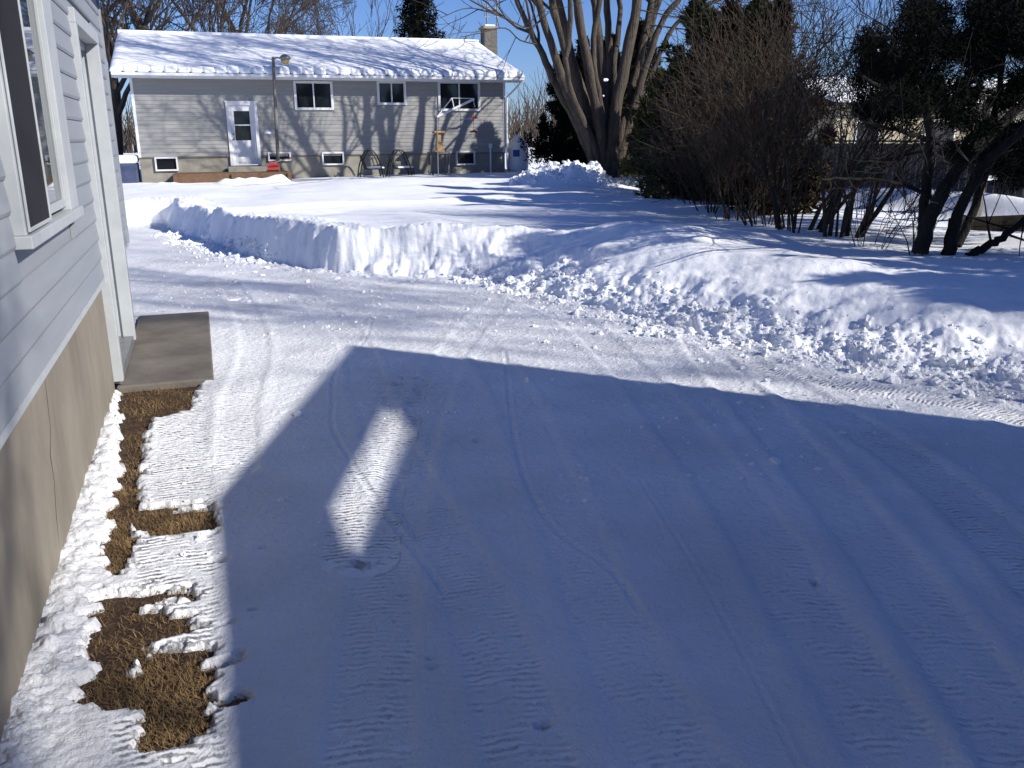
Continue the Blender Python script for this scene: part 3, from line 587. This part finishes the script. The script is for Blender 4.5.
# arched patio chairs
def chair(px,label):
    b=P_(px,166,27.5); x,y=b[0],27.5; z=.45
    t=thing('patio_chair',(x,y,z),label,'patio chair','arched metal patio chairs by the bungalow')
    for dy in (-.22,.22):
        a=[(x-.36+.72*s_,y+dy,z+.05+.82*math.sin(math.pi*s_)**.65) for s_ in np.linspace(0,1,13)]
        MB().tube(a,.022,6).build('side_frame',M['blackmetal'],t,smooth=True)
    MB().tube([(x,y-.22,z+.86),(x,y+.22,z+.86)],.02,6).build('crossbar',M['blackmetal'],t)
    mb=MB()
    for k in range(6): mb.box(x-.1,x+.42,y-.24+k*.08,y-.19+k*.08,z+.30,z+.325)
    mb.build('seat',M['blackmetal'],t)
    MB().box(x-.08,x+.40,y-.22,y+.22,z+.326,z+.375).build('snow_cap',M['snow'],t,bevel=.02)
    mb=MB()
    for k in range(5): mb.tube([(x-.12-.03*k*0,y-.2+k*.1,z+.3),(x-.28,y-.2+k*.1,z+.72)],.010,5)
    mb.build('backrest',M['blackmetal'],t)
    for s_ in (-1,1): MB().tube([(x+.4,y+.2*s_,z+.32),(x+.45,y+.2*s_,z-.1)],.016,6).build('leg',M['blackmetal'],t)
chair(370,'black arched metal patio chair with snow on its seat, the left one'); chair(399,'black arched metal patio chair with snow on its seat, beside the side table')
# red and blue hanging whirligig
p=P_(474,118,27.9); hg=thing('wind_spinner',(p[0],27.95,p[2]),'small red and blue hanging wind spinner under the right bungalow window','garden ornament')
MB().tube([(p[0],27.95,p[2]+.45),(p[0],27.95,p[2]-.5)],.006,5).build('cord',M['blackmetal'],hg)
for dz in (0,-.43): MB().tube([(p[0]-.13,27.95,p[2]+dz),(p[0],27.95,p[2]+dz+.03),(p[0]+.13,27.95,p[2]+dz)],[.02,.04,.02],6).build('vane',M['red'],hg)
MB().tube([(p[0]-.45,27.95,p[2]-.06),(p[0]-.1,27.95,p[2]-.03)],[.015,.03],6).build('vane',M['blue'],hg)
# tarp covered box at the left of the bungalow
mb=thing('tarp_covered_box',(-2.2,28.2,.4),'low blue grey covered box with a snow cap, left of the bungalow corner','storage box')
a=AY(118,164,28.4);b=AY(141,176,28.4)
MB().box(-2.75,XL-.06,28.0,29.1,.2,1.02).build('cover',M['bluegrey'],mb,bevel=.03); MB().box(-2.8,XL-.04,27.95,29.15,1.02,1.25).build('snow_cap',M['snow'],mb,bevel=.08)
# aerial masts behind the chimney
for k,(px,lab) in enumerate(((487,'thin aerial mast rising behind the chimney, the left one'),(497,'thin aerial mast rising behind the chimney, the right one'))):
    p=AY(px,26,40); q=AY(px,-30,40); t=thing('aerial_mast',(p[0],40,.4),lab,'mast','aerial masts behind the chimney')
    MB().tube([(p[0],40,.2),(p[0],40,q[2])],.035,6).build('pole',M['metal'],t)
    z=AY(px,17,40)[2]
    for s_ in (.0,.35,.7,1.05): MB().box(p[0]-.12,p[0]+.12,39.97,40.03,z+s_,z+s_+.03).tube([(p[0]-.1,40,z+s_+.03),(p[0]-.1,40,z+s_+.2)],.025,6).build('crossarm',M['metal'],t)
# ------------------------------------------------------------------ trees
def norm(v): return v/(np.linalg.norm(v)+1e-9)
def branch(T,T2,p,d,r,L,lev,maxlev,rg,up=.05,spread=.6,kids=5,rmin=.006,wob=.16,cut=.02):
    n=max(3,int(L/ (.35 if lev<2 else .28))); n=min(n,9); P=[p];rd=[r];dd=d
    for i in range(n):
        dd=norm(dd+rg.normal(0,wob,3)+np.array([0,0,up])); P.append(P[-1]+dd*L/n); rd.append(max(rmin,r*(1-.72*(i+1)/n)))
    (T if r>cut else T2).add(P,rd,7 if r>.08 else (5 if r>.025 else 3))
    if lev>=maxlev: return
    for k in range(kids):
        f=rg.uniform(.22,1.0) if k else 1.0; i=min(n,max(1,int(round(f*n)))); q=P[i]; a=norm(rg.normal(0,1,3)); dd2=norm(P[i]-P[i-1]); a=norm(a-dd2*(a@dd2))
        ang=rg.uniform(.35,1)*spread; nd=norm(dd2*math.cos(ang)+a*math.sin(ang)); 
        branch(T,T2,q,nd,max(rmin,rd[i]*rg.uniform(.55,.85)),L*rg.uniform(.5,.78),lev+1,maxlev,rg,up,spread,kids,rmin,wob,cut)
def finish_tree(o,T,T2,bark,tw):
    if T.n: link('trunk',T.mesh('trunk',bark),o)
    if T2.n: link('crown',T2.mesh('crown',tw),o)
# the maple: stems read off the picture on a fan of depths
MY=22.97; base=AY(604,190,MY); mz=Z(base[0],MY)
mp=thing('maple_tree',(base[0],MY,mz),'large bare multi stemmed maple with a short thick trunk at the hedge end','tree')
stems=[ # px,py,depth offset,radius m
 [(600,150,.0,.2),(585,100,-.1,.14),(572,55,-.2,.12),(560,5,-.3,.10),(545,-60,-.5,.08),(532,-120,-.7,.05)],
 [(618,140,.0,.2),(632,90,.1,.14),(643,45,.2,.12),(652,0,.3,.11),(665,-70,.5,.07)],
 [(597,190,0,.20),(594,160,0,.22),(575,120,-.1,.15),(556,85,-.25,.13),(543,55,-.4,.11),(527,25,-.5,.09),(510,-20,-.7,.07),(490,-80,-.9,.05)],
 [(600,188,-.1,.3),(590,140,-.25,.2),(568,95,-.5,.15),(553,50,-.6,.12),(540,10,-.8,.11),(525,-50,-1.1,.09),(505,-130,-1.4,.06)],
 [(602,188,.1,.20),(597,140,.2,.2),(580,90,.4,.15),(562,40,.6,.13),(552,0,.8,.12),(540,-70,1.1,.09),(530,-160,1.3,.06)],
 [(603,188,-.15,.20),(600,135,-.3,.19),(592,85,-.5,.16),(582,35,-.6,.14),(575,-10,-.7,.13),(560,-90,-.9,.10),(548,-190,-1.2,.06)],
 [(606,188,0,.20),(605,130,0,.2),(603,80,.1,.16),(598,30,.2,.14),(592,-20,.3,.13),(585,-100,.4,.1),(580,-200,.5,.06)],
 [(606,188,.2,.20),(607,120,.4,.17),(610,60,.6,.13),(607,10,.8,.11),(606,-60,1.0,.09),(602,-170,1.1,.06)],
 [(609,188,-.15,.20),(612,135,-.25,.21),(622,80,-.35,.19),(632,30,-.4,.17),(640,-15,-.5,.15),(655,-100,-.7,.11),(668,-200,-.9,.07)],
 [(611,188,.1,.20),(622,130,.2,.19),(638,75,.4,.17),(650,30,.6,.14),(660,-10,.7,.13),(678,-80,1.0,.1),(695,-170,1.3,.06)],
 [(612,188,0,.20),(630,120,-.1,.15),(645,70,-.3,.12),(660,25,-.5,.10),(684,-8,-.7,.09),(715,-60,-1.0,.07),(745,-130,-1.3,.05)],
 [(613,180,.1,.2),(634,110,.0,.12),(652,72,-.2,.08),(668,35,-.4,.075),(692,12,-.6,.07),(735,-8,-.8,.05),(790,-40,-1.0,.03)],
 [(594,150,-.2,.14),(578,110,-.6,.11),(566,70,-.9,.09),(570,20,-1.1,.08),(566,-40,-1.3,.07),(550,-120,-1.6,.05)],
 [(604,130,-.2,.14),(598,90,-.5,.10),(593,50,-.6,.09),(600,0,-.8,.085),(612,-60,-.9,.07),(625,-150,-1.1,.05)],
 [(617,110,.1,.12),(614,60,.2,.10),(620,20,.4,.085),(618,-30,.6,.08),(630,-100,.9,.06)],
]
T=Tubes();T2=Tubes(); rg=np.random.default_rng(11)
for st in stems:
    P=[AY(a,b,MY+c) for a,b,c,r in st]; rd=[r for *_,r in st]; P[0][2]=mz-.1
    t=np.linspace(0,len(P)-1,len(P)*4); P=np.array(P);P=np.stack([np.interp(t,range(len(P)),P[:,i]) for i in range(3)],1)
    Pc=np.array(catmull([AY(a,b,MY+c) for a,b,c,r in st],4)); Pc[0][2]=mz-.1
    rc=np.interp(np.linspace(0,len(rd)-1,len(Pc)),range(len(rd)),rd)*.82; Pc+=rg.normal(0,.012,Pc.shape)
    T.add(Pc,rc*(1+rg.normal(0,.05,len(Pc))),10)
    for k in range(7):
        i=int(rg.integers(int(len(Pc)*.62),len(Pc))); dd=norm(Pc[i]-Pc[i-1]); a=norm(rg.normal(0,1,3)); a=norm(a-dd*(a@dd)); nd=norm(dd*.8+a*.6+np.array([0,0,.1]))
        branch(T,T2,Pc[i],nd,rc[i]*rg.uniform(.3,.55),rg.uniform(1.8,3.6),1,3,rg,.05,.7,4,.008)
    branch(T,T2,Pc[-1],norm(Pc[-1]-Pc[-3]),rc[-1]*.9,rg.uniform(2.5,4),0,3,rg,.03,.7,5,.009)
# long thin limbs crossing in front of the sky on the left
for L in ([(545,17,-.4),(528,28,-1),(505,18,-1.6),(470,8,-2.2),(440,18,-2.6)],[(540,45,-.3),(520,40,-1.2),(505,28,-1.6),(480,33,-2.),(462,37,-2.3)],[(640,10,-.5),(690,18,-1),(740,8,-1.6),(800,-15,-2)],[(650,25,0),(700,30,-.6),(740,22,-1.2),(790,10,-1.5)]):
    P=np.array(catmull([AY(a,b,MY+c) for a,b,c in L],4)); rr_=np.linspace(.022,.009,len(P)); T.add(P,rr_,5)
    for k in range(7):
        i=int(rg.integers(2,len(P))); branch(T,T2,P[i],norm(P[i]-P[i-1]+rg.normal(0,.4,3)+[0,0,.15]),.013,rg.uniform(.6,1.3),2,3,rg,.03,.6,3,.006)
# root flare
T.add([(base[0],MY,mz-.3),(base[0],MY,mz+.1),(base[0]+.01,MY,mz+.5),(base[0],MY,mz+1.1)],[.50,.44,.40,.30],14)
finish_tree(mp,T,T2,M['bark'],M['twig'])
sn=[]; 
for px,py,s_ in ((606,80,.07),(603,96,.05)): sn.append((AY(px,py,MY-.35),s_))
for a,b in sn: link('snow_patch',chunks('snow_patch',[a],[b],.6),mp)
# bare trees behind the bungalow (four kinds, copied)
kinds=[]
def bare_kind(seed,hh,r):
    T=Tubes();T2=Tubes();rg=np.random.default_rng(seed)
    P=[np.array([0,0,-.4])];d=np.array([0,0,1.])
    for i in range(6): d=norm(d+rg.normal(0,.06,3)+[0,0,.1]); P.append(P[-1]+d*hh*.3/4)
    rd=np.linspace(r,r*.62,7); T.add(P,rd,9)
    for k in range(8):
        i=int(rg.integers(3,7)); a=k*2.4+rg.uniform(0,.5); e=rg.uniform(.7,1.25); nd=np.array([math.cos(a)*math.cos(e),math.sin(a)*math.cos(e),math.sin(e)])
        branch(T,T2,P[i],nd,rd[i]*rg.uniform(.4,.65),hh*rg.uniform(.32,.48),0,4,rg,.05,.6,3 if k%2 else 4,.012,.14,.03)
    return T.mesh('trunk',M['twig']),T2.mesh('crown',M['twig'])
for sd_i,hh,r in ((21,11,.22),(22,12.5,.25),(23,10,.18)): kinds.append(bare_kind(sd_i,hh,r))
def bare(x,y,k,rz,sc,label,group,nar=1.0):
    o=thing('bare_tree',(x,y,.4),label,'tree',group)
    for nme,me in zip(('trunk','crown'),kinds[k]):
        c=bpy.data.objects.new(nme,me); C.objects.link(c); c.parent=o
    o.rotation_euler=(0,0,rz); o.scale=(sc*nar,sc*nar,sc); return o
BT=[(100,37,0,'bare tree at the far left, rising beside the bungalow gable'),(60,42,1,'bare tree hidden behind the near house corner'),(135,44,1,'bare tree above the left end of the bungalow roof'),(172,48,2,'bare tree behind the roof, second from the left'),(208,43,0,'bare tree with dense twigs behind the left half of the roof'),(243,50,1,'bare tree behind the roof straight above its white door'),(292,52,2,'pale bare tree behind the middle of the roof, left of its neighbour'),(362,56,1,'faint bare tree farthest back beside the spruce')]
for k,(px,y,kk,lab) in enumerate(BT):
    x=AY(px,30,y)[0]; bare(x,y,kk,k*1.7,1.0+.08*(k%3)-(.25 if px>280 else 0),lab,'bare trees behind the bungalow')
# shade tree out to the right, beyond the carport
bare(18.6,-6.6,1,.6,1.15,'tall bare tree behind the carport','bare trees by the carport',.42); bare(9.4,-9.6,0,2.2,1.15,'leaning bare tree behind the carport','bare trees by the carport',.36)
# foliage
def leaves(c,rad,n,size,rg,elong=2.2,droop=0):
    """triangular sprays in blobs: c (k,3) centres, rad (k,) radii"""
    k=rg.integers(0,len(c),n); u=rg.normal(0,1,(n,3)); u/=np.linalg.norm(u,axis=1)[:,None]; rr_=rad[k]*rg.random(n)**.45
    p=c[k]+u*rr_[:,None]; d=u*.9+rg.normal(0,.55,(n,3)); d[:,2]-=droop; d/=np.linalg.norm(d,axis=1)[:,None]
    q=np.cross(d,rg.normal(0,1,(n,3))); q/=np.linalg.norm(q,axis=1)[:,None]+1e-9; s_=size*rg.uniform(.5,1.4,n)[:,None]
    V_=np.stack([p-q*s_*.5,p+q*s_*.5,p+d*s_*elong],1).reshape(-1,3); return V_,np.arange(n*3).reshape(-1,3)
def cedar(x,y,h,r,label,m_,seed,n=11000,cone=.9,snow=0,group='cedars of the hedge'):
    rg=np.random.default_rng(seed); z=Z(x,y); o=thing('cedar',(x,y,z),label,'cedar',group)
    T=Tubes(); T.add([(x,y,z-.2),(x+rg.normal(0,.05),y,z+h*.5),(x+rg.normal(0,.1),y,z+h*.93)],[.10,.06,.015],7)
    cs=[];rs=[]
    for k in range(int(130*h/3.5)):
        f=rg.random()**1.1; a=rg.uniform(0,6.28); R0=r*(1-f**(1.5+cone))*(.75+.35*math.sin(a*3+seed)+.15*rg.normal()); rr0=R0*rg.uniform(.55,1.05)
        c=np.array([x+rr0*math.cos(a),y+rr0*math.sin(a),z+.08+f*(h-.2)]); cs.append(c); rs.append(rg.uniform(.12,.30)*(1.1-.5*f))
        if k%3==0: T.add([(x,y,max(z,c[2]-.3)),c],[.02,.006],4)
    link('trunk',T.mesh('trunk',M['darkbark']),o)
    V_,F_=leaves(np.array(cs),np.array(rs),n,.045,rg,2.4,-.4); link('crown',npmesh('crown',V_,F_,m_),o)
    if snow:
        
        for i in rg.integers(0,len(cs),snow): link('snow_patch',chunks('snow_patch',[cs[i]+[-rs[i]*.6,-rs[i]*.9,rs[i]*.5]],[rg.uniform(.02,.045)],.5),o)
    return o
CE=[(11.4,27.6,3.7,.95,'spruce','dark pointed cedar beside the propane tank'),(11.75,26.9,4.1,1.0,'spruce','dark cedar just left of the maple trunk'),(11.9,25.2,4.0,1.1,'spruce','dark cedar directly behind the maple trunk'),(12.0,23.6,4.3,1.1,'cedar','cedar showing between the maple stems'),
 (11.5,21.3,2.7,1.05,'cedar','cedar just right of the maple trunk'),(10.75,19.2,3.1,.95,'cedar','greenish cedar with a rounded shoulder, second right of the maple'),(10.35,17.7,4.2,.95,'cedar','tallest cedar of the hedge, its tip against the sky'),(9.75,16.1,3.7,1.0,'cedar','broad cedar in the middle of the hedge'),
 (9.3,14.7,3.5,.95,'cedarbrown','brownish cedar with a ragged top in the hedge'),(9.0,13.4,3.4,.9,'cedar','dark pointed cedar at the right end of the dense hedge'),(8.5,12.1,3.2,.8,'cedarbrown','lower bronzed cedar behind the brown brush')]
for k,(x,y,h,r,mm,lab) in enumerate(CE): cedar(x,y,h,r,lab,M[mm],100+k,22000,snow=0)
# outside the frame at the right: the same hedge goes on and shades the bank
for k,(x,y,h,r) in enumerate(((8.9,5.2,2.6,.85),(8.9,4.0,2.85,.9),(9.0,2.8,3.0,.9),(9.6,1.6,3.3,.9),(10.1,.4,3.3,.9))):
    cedar(x,y,h,r,'cedar of the hedge nearer the carport',M['cedar'],150+k,8000)
# brown brush: multi-stemmed bare shrubs
def shrub(x,y,h,r,ns,label,seed,m_='browntwig',lean=0.,kids=4,group='bare brown shrubs along the hedge',rad=.013):
    rg=np.random.default_rng(seed); z=Z(x,y); o=thing('bare_shrub',(x,y,z),label,'shrub',group); T=Tubes();T2=Tubes()
    for k in range(ns):
        a=rg.uniform(0,6.28); q=rg.random()**.6; p=np.array([x+.28*r*q*math.cos(a),y+.28*r*q*math.sin(a),z-.08]); d=norm(np.array([math.cos(a)*q*r/h*.9+lean,math.sin(a)*q*r/h*.9,1.]))
        branch(T,T2,p,d,rad*rg.uniform(.5,1.5),h*rg.uniform(.55,.9),0,3,rg,.05,.75,kids,.0035,.15,.011)
    if T.n: link('stems',T.mesh('stems',M[m_]),o)
    if T2.n: link('twigs',T2.mesh('twigs',M[m_]),o)
SH=[(8.9,15.2,.95,1.0,6,'brown brush in front of the bronzed cedars'),(8.3,13.9,1.1,1.0,9,'dense brown brush left of the hedge middle'),(7.8,12.6,1.3,1.0,12,'tall brown brush in the middle of the thicket'),(7.55,11.5,1.6,1.0,18,'brown brush with many upright stems, right of the thicket middle'),(7.4,10.5,1.8,1.0,18,'brown brush at the right end of the thicket')]
for k,(x,y,h,r,ns,lab) in enumerate(SH): shrub(x,y,h,r,ns,lab,200+k)
shrub(7.25,9.6,2.3,1.2,15,'dark open shrub standing before the neighbour fence',220,'darkbark',.12,4,rad=.024)
shrub(7.35,8.9,2.1,1.1,11,'dark leaning shrub just left of the twin trunked evergreen',221,'darkbark',.18,4,rad=.022)
shrub(6.95,7.9,.95,.6,8,'small wiry sapling in the snow before the fence',222,'darkbark',.1,3,rad=.007)
shrub(7.0,7.25,.9,.3,9,'thin upright suckers left of the evergreen trunks',223,'darkbark',0,2,rad=.008)
# the evergreen at the right
EY=7.15; eb=G(938,251,.45); ez_=Z(eb[0],eb[1])
ev=thing('evergreen_tree',(eb[0],eb[1],ez_),'dark spreading evergreen with several leaning trunks at the right edge','tree')
T=Tubes();T2=Tubes();rg=np.random.default_rng(31)
ll=[([(920,254,0,.085),(932,215,0,.07),(950,180,0,.065),(985,140,.1,.055),(1030,95,.2,.045),(1090,20,.3,.03)]),
 ([(946,256,-.1,.07),(958,215,-.1,.055),(975,180,-.2,.05),(1000,150,-.3,.045),(1040,118,-.4,.035)]),
 ([(922,250,.1,.06),(924,200,.15,.05),(930,150,.2,.045),(925,90,.3,.04),(930,30,.4,.03),(940,-30,.5,.02)]),
 ([(958,245,.4,.05),(975,205,.4,.045),(990,150,.5,.04),(1000,80,.6,.03),(1010,0,.7,.025)]),
 ([(968,257,-.25,.05),(985,247,-.3,.042),(1002,238,-.35,.038),(1030,215,-.4,.03)]),
 ([(936,200,.1,.025),(905,185,.1,.02),(860,178,.0,.013),(820,180,-.1,.008)]),
 ([(925,110,.1,.03),(890,90,.1,.02),(858,75,.0,.012)]),([(930,140,.1,.03),(895,130,.1,.02),(860,120,.0,.012)]),([(926,60,.1,.03),(895,40,.1,.02),(868,35,.0,.01)])]
for L in ll:
    P=np.array(catmull([AY(a,b,EY+c) for a,b,c,r in L],5)); rc=np.interp(np.linspace(0,len(L)-1,len(P)),range(len(L)),[q[3] for q in L])
    T.add(P+rg.normal(0,.008,P.shape),rc,8)
    for k in range(5):
        i=int(rg.integers(len(P)//3,len(P))); branch(T,T2,P[i],norm(P[i]-P[i-1]+rg.normal(0,.6,3)),rc[i]*.4,rg.uniform(.3,.9),1,2,rg,.02,.7,3,.004,.15,.012)
link('trunk',T.mesh('trunk',M['shadebark']),ev); link('twigs',T2.mesh('twigs',M['shadebark']),ev)
cs=[];rs=[]
while len(cs)<640:
    px=rg.uniform(862,1140);py=rg.uniform(-12,186)
    lo=40+ (px-862)*.0; edge=sstep(np.array(float(px)),862,905)
    yt=50-abs(px-900)*.3 if px<900 else 15-(px-900)*.25
    yb_=118+(px-862)*.42 if px<960 else 160+ (px-960)*.1
    if px>1000: yb_=185
    if py<yt-8 or py>yb_: continue
    g=fbm(np.array(px/30.),np.array(py/22.),1,2,400)
    if g<-.20+ (.12 if py>110 else 0): continue
    cs.append(AY(px,py,EY+(rg.uniform(-.25,.3) if (rg.random()<.28 and px>880) else rg.uniform(.9,2.5) if px<965 else rg.uniform(.2,2.0)))); rs.append(rg.uniform(.07,.17))
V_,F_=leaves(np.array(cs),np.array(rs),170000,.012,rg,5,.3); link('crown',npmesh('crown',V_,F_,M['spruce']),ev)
for i in rg.integers(0,len(cs),14): link('snow_patch',chunks('snow_patch',[cs[i]-np.array([.0,.1,0])],[rg.uniform(.008,.022)],.6),ev)
# spruce behind the bungalow
sp=AY(418,20,45); o=thing('spruce',(sp[0],45,.4),'dark spruce rising behind the bungalow ridge','spruce'); rg=np.random.default_rng(41)
cs=[];rs=[]; T=Tubes(); T.add([(sp[0],45,0),(sp[0],45,10.8)],[.22,.02],8)
for lv in np.arange(1.2,10.8,.32):
    R0=2.5*(1-lv/11.0)**.85+.1
    for a in np.arange(0,6.28,6.28/max(5,int(R0*7))):
        a+=rg.uniform(-.2,.2); L_=R0*rg.uniform(.75,1.15)
        T.add([(sp[0],45,lv),(sp[0]+L_*math.cos(a),45+L_*math.sin(a),lv-.25*L_)],[.03,.01],3)
        for f in np.arange(.25,1.01,.17): cs.append((sp[0]+L_*f*math.cos(a),45+L_*f*math.sin(a),lv-.25*L_*f+.05*rg.normal())); rs.append(.2*(1.15-f*.5))
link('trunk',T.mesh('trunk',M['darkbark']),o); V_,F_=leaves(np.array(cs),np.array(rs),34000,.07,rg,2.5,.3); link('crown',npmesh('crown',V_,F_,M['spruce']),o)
# far wood on the horizon
rg=np.random.default_rng(51); T=Tubes()
for k in range(5200):
    x=rg.uniform(-45,120); y=rg.uniform(85,100)+abs(x)*.1; h=rg.uniform(3.5,7.5)*(1+.3*math.sin(x*.35)); d=rg.normal(0,.22,2)*h
    T.add([(x,y,.2),(x+d[0]*.4,y+d[1]*.4,h*.55),(x+d[0],y+d[1],h)],[.07,.05,.02],3)
tag(link('distant_wood',T.mesh('distant_wood',M['twig'])),'hazy leafless wood along the horizon','wood',kind='stuff')
# ------------------------------------------------------------------ neighbour's side
fc=thing('board_fence',(13.6,16,.2),'grey weathered board fence behind the brown shrubs','fence')
mb=MB()
for y in np.arange(11.2,26,.16): h=1.5+rng.uniform(-.015,.015); mb.box(13.58,13.60,y,y+.148,.1,h)
mb.build('boards',M['greywood'],fc); MB().box(13.56,13.62,11.2,26,1.52,1.56).build('cap_rail',M['greywood'],fc)
for y in np.arange(11.25,26,2.4): MB().box(13.61,13.70,y,y+.09,0,1.6).build('post',M['greywood'],fc)
nb=thing('neighbour_house',(30,34,.2),'cream neighbour house with snowy roof glimpsed through the shrubs','house')
MB().box(24,37,30,38,0,2.8).build('wall',M['cream'],nb)
MB().extrude([(29.4,2.75),(29.4,2.85),(34,3.9),(38.6,2.85),(38.6,2.75)],'x',23.5,37.5).build('roof',M['shingle'],nb)
MB().extrude([(29.35,2.855),(29.4,3.05),(34,4.1),(38.6,3.05),(38.65,2.855),(34,3.905)],'x',23.45,37.55).build('roof_snow',M['snow'],nb,bevel=.05)
for (xa,xb) in ((25,26.2),(28.5,30.1),(33,34.4)):
    o=MB().box(xa,xb,29.94,30,1.1,2.2).build('window',M['white_paint'],nb); subp('pane',MB().box(xa+.08,xb-.08,29.92,29.939,1.18,2.12),M['glass'],o)
# low timber planter wall and arbour at the right
pw=thing('retaining_wall',(10.6,9.6,.2),'low timber retaining wall behind the evergreen, its shade put into a dark colour','retaining wall')
mb=MB()
for k in range(4): mb.box(10.15,13.5,9.85+.01*k,10.0+.01*k,.0+k*.13,.125+k*.13)
mb.build('timbers',M['darkwood'],pw,bevel=.008); 
for x in (10.2,11.8,13.3): MB().box(x,x+.1,9.77,9.848,0,.56).build('post',M['greywood'],pw)
ar=thing('arbour',(12.2,11.3,.2),'grey wooden arbour with posts and rail at the right edge','arbour')
for x in (11.9,13.1,14.4): MB().box(x,x+.12,11.2,11.32,0,2.2).build('post',M['greywood'],ar)
MB().box(11.6,14.8,11.15,11.37,2.2,2.36).build('beam',M['greywood'],ar); MB().box(12.02,13.1,11.24,11.28,.95,1.02).box(13.22,14.4,11.24,11.28,.95,1.02).build('rail',M['white_paint'],ar)
MB().box(11.6,14.8,11.1,11.4,2.361,2.5).build('snow_cap',M['snow'],ar,bevel=.05)
# ------------------------------------------------------------------ unseen building, its carport form shaped to throw the big shadow
k_=1/math.tan(EL); z1=5.4; X1=1.07+z1*k_*.696; Y1=7.31-z1*k_*.718
drop=4.30/k_; X3=X1-4.15; z3=z1-drop; Yb=Y1-11
sl2=drop/4.15
cp=thing('carport',(float(X1),float(Y1),0),'unseen open fronted carport beyond the frame, lean-to roof and opening shaped to cast the driveway shadow and lit patch','carport')
def rz(x): return z1-sl2*(X1-x)
oy0,oy1=Y1-2.26-.02,Y1-1.66; ox0,ox1=X1-2.29,X1-.16  # roof opening invented to let the lit patch onto the driveway
mb=MB()
def slab(xa,xb,ya,yb): 
    V=[(x,y,rz(x)+dz) for dz in (-.02,0) for y in (ya,yb) for x in (xa,xb)]
    mb.add(V,[(0,2,3,1),(4,5,7,6),(0,1,5,4),(2,6,7,3),(0,4,6,2),(1,3,7,5)])
slab(X3,ox0,Yb,Y1); slab(ox1,X1,Yb,Y1); slab(ox0,ox1,Yb,oy0); slab(ox0,ox1,oy1,Y1)
mb.build('roof',M['shingle'],cp)
MB().extrude([(X1-.08,-.1),(X1-.001,-.1),(X1-.001,rz(X1-.001)-.021),(X1-.08,rz(X1-.08)-.021)],'y',Yb,Y1-.001).build('side_wall',M['near_siding'],cp)
V=[(X3+.05,Yb,-.1),(X1-.1,Yb,-.1),(X1-.1,Yb,rz(X1-.1)-.021),(X3+.05,Yb,rz(X3+.05)-.021)]
MB().add(V+[(a,b+.1,c) for a,b,c in V],[(0,1,2,3),(7,6,5,4),(0,4,5,1),(1,5,6,2),(2,6,7,3),(3,7,4,0)]).build('rear_wall',M['near_siding'],cp)
for y in (Y1-.85,Y1-4.0,Y1-7.3): MB().box(X3+.06,X3+.18,y-.12,y,-.1,rz(X3+.06)-.07).build('post',M['greywood'],cp)
MB().box(X3+.05,X3+.19,Yb+.12,Y1-.02,rz(X3)-.22,rz(X3)-.075).build('beam',M['greywood'],cp)
for o in bpy.data.objects:
    if '_loc' in o: del o['_loc']
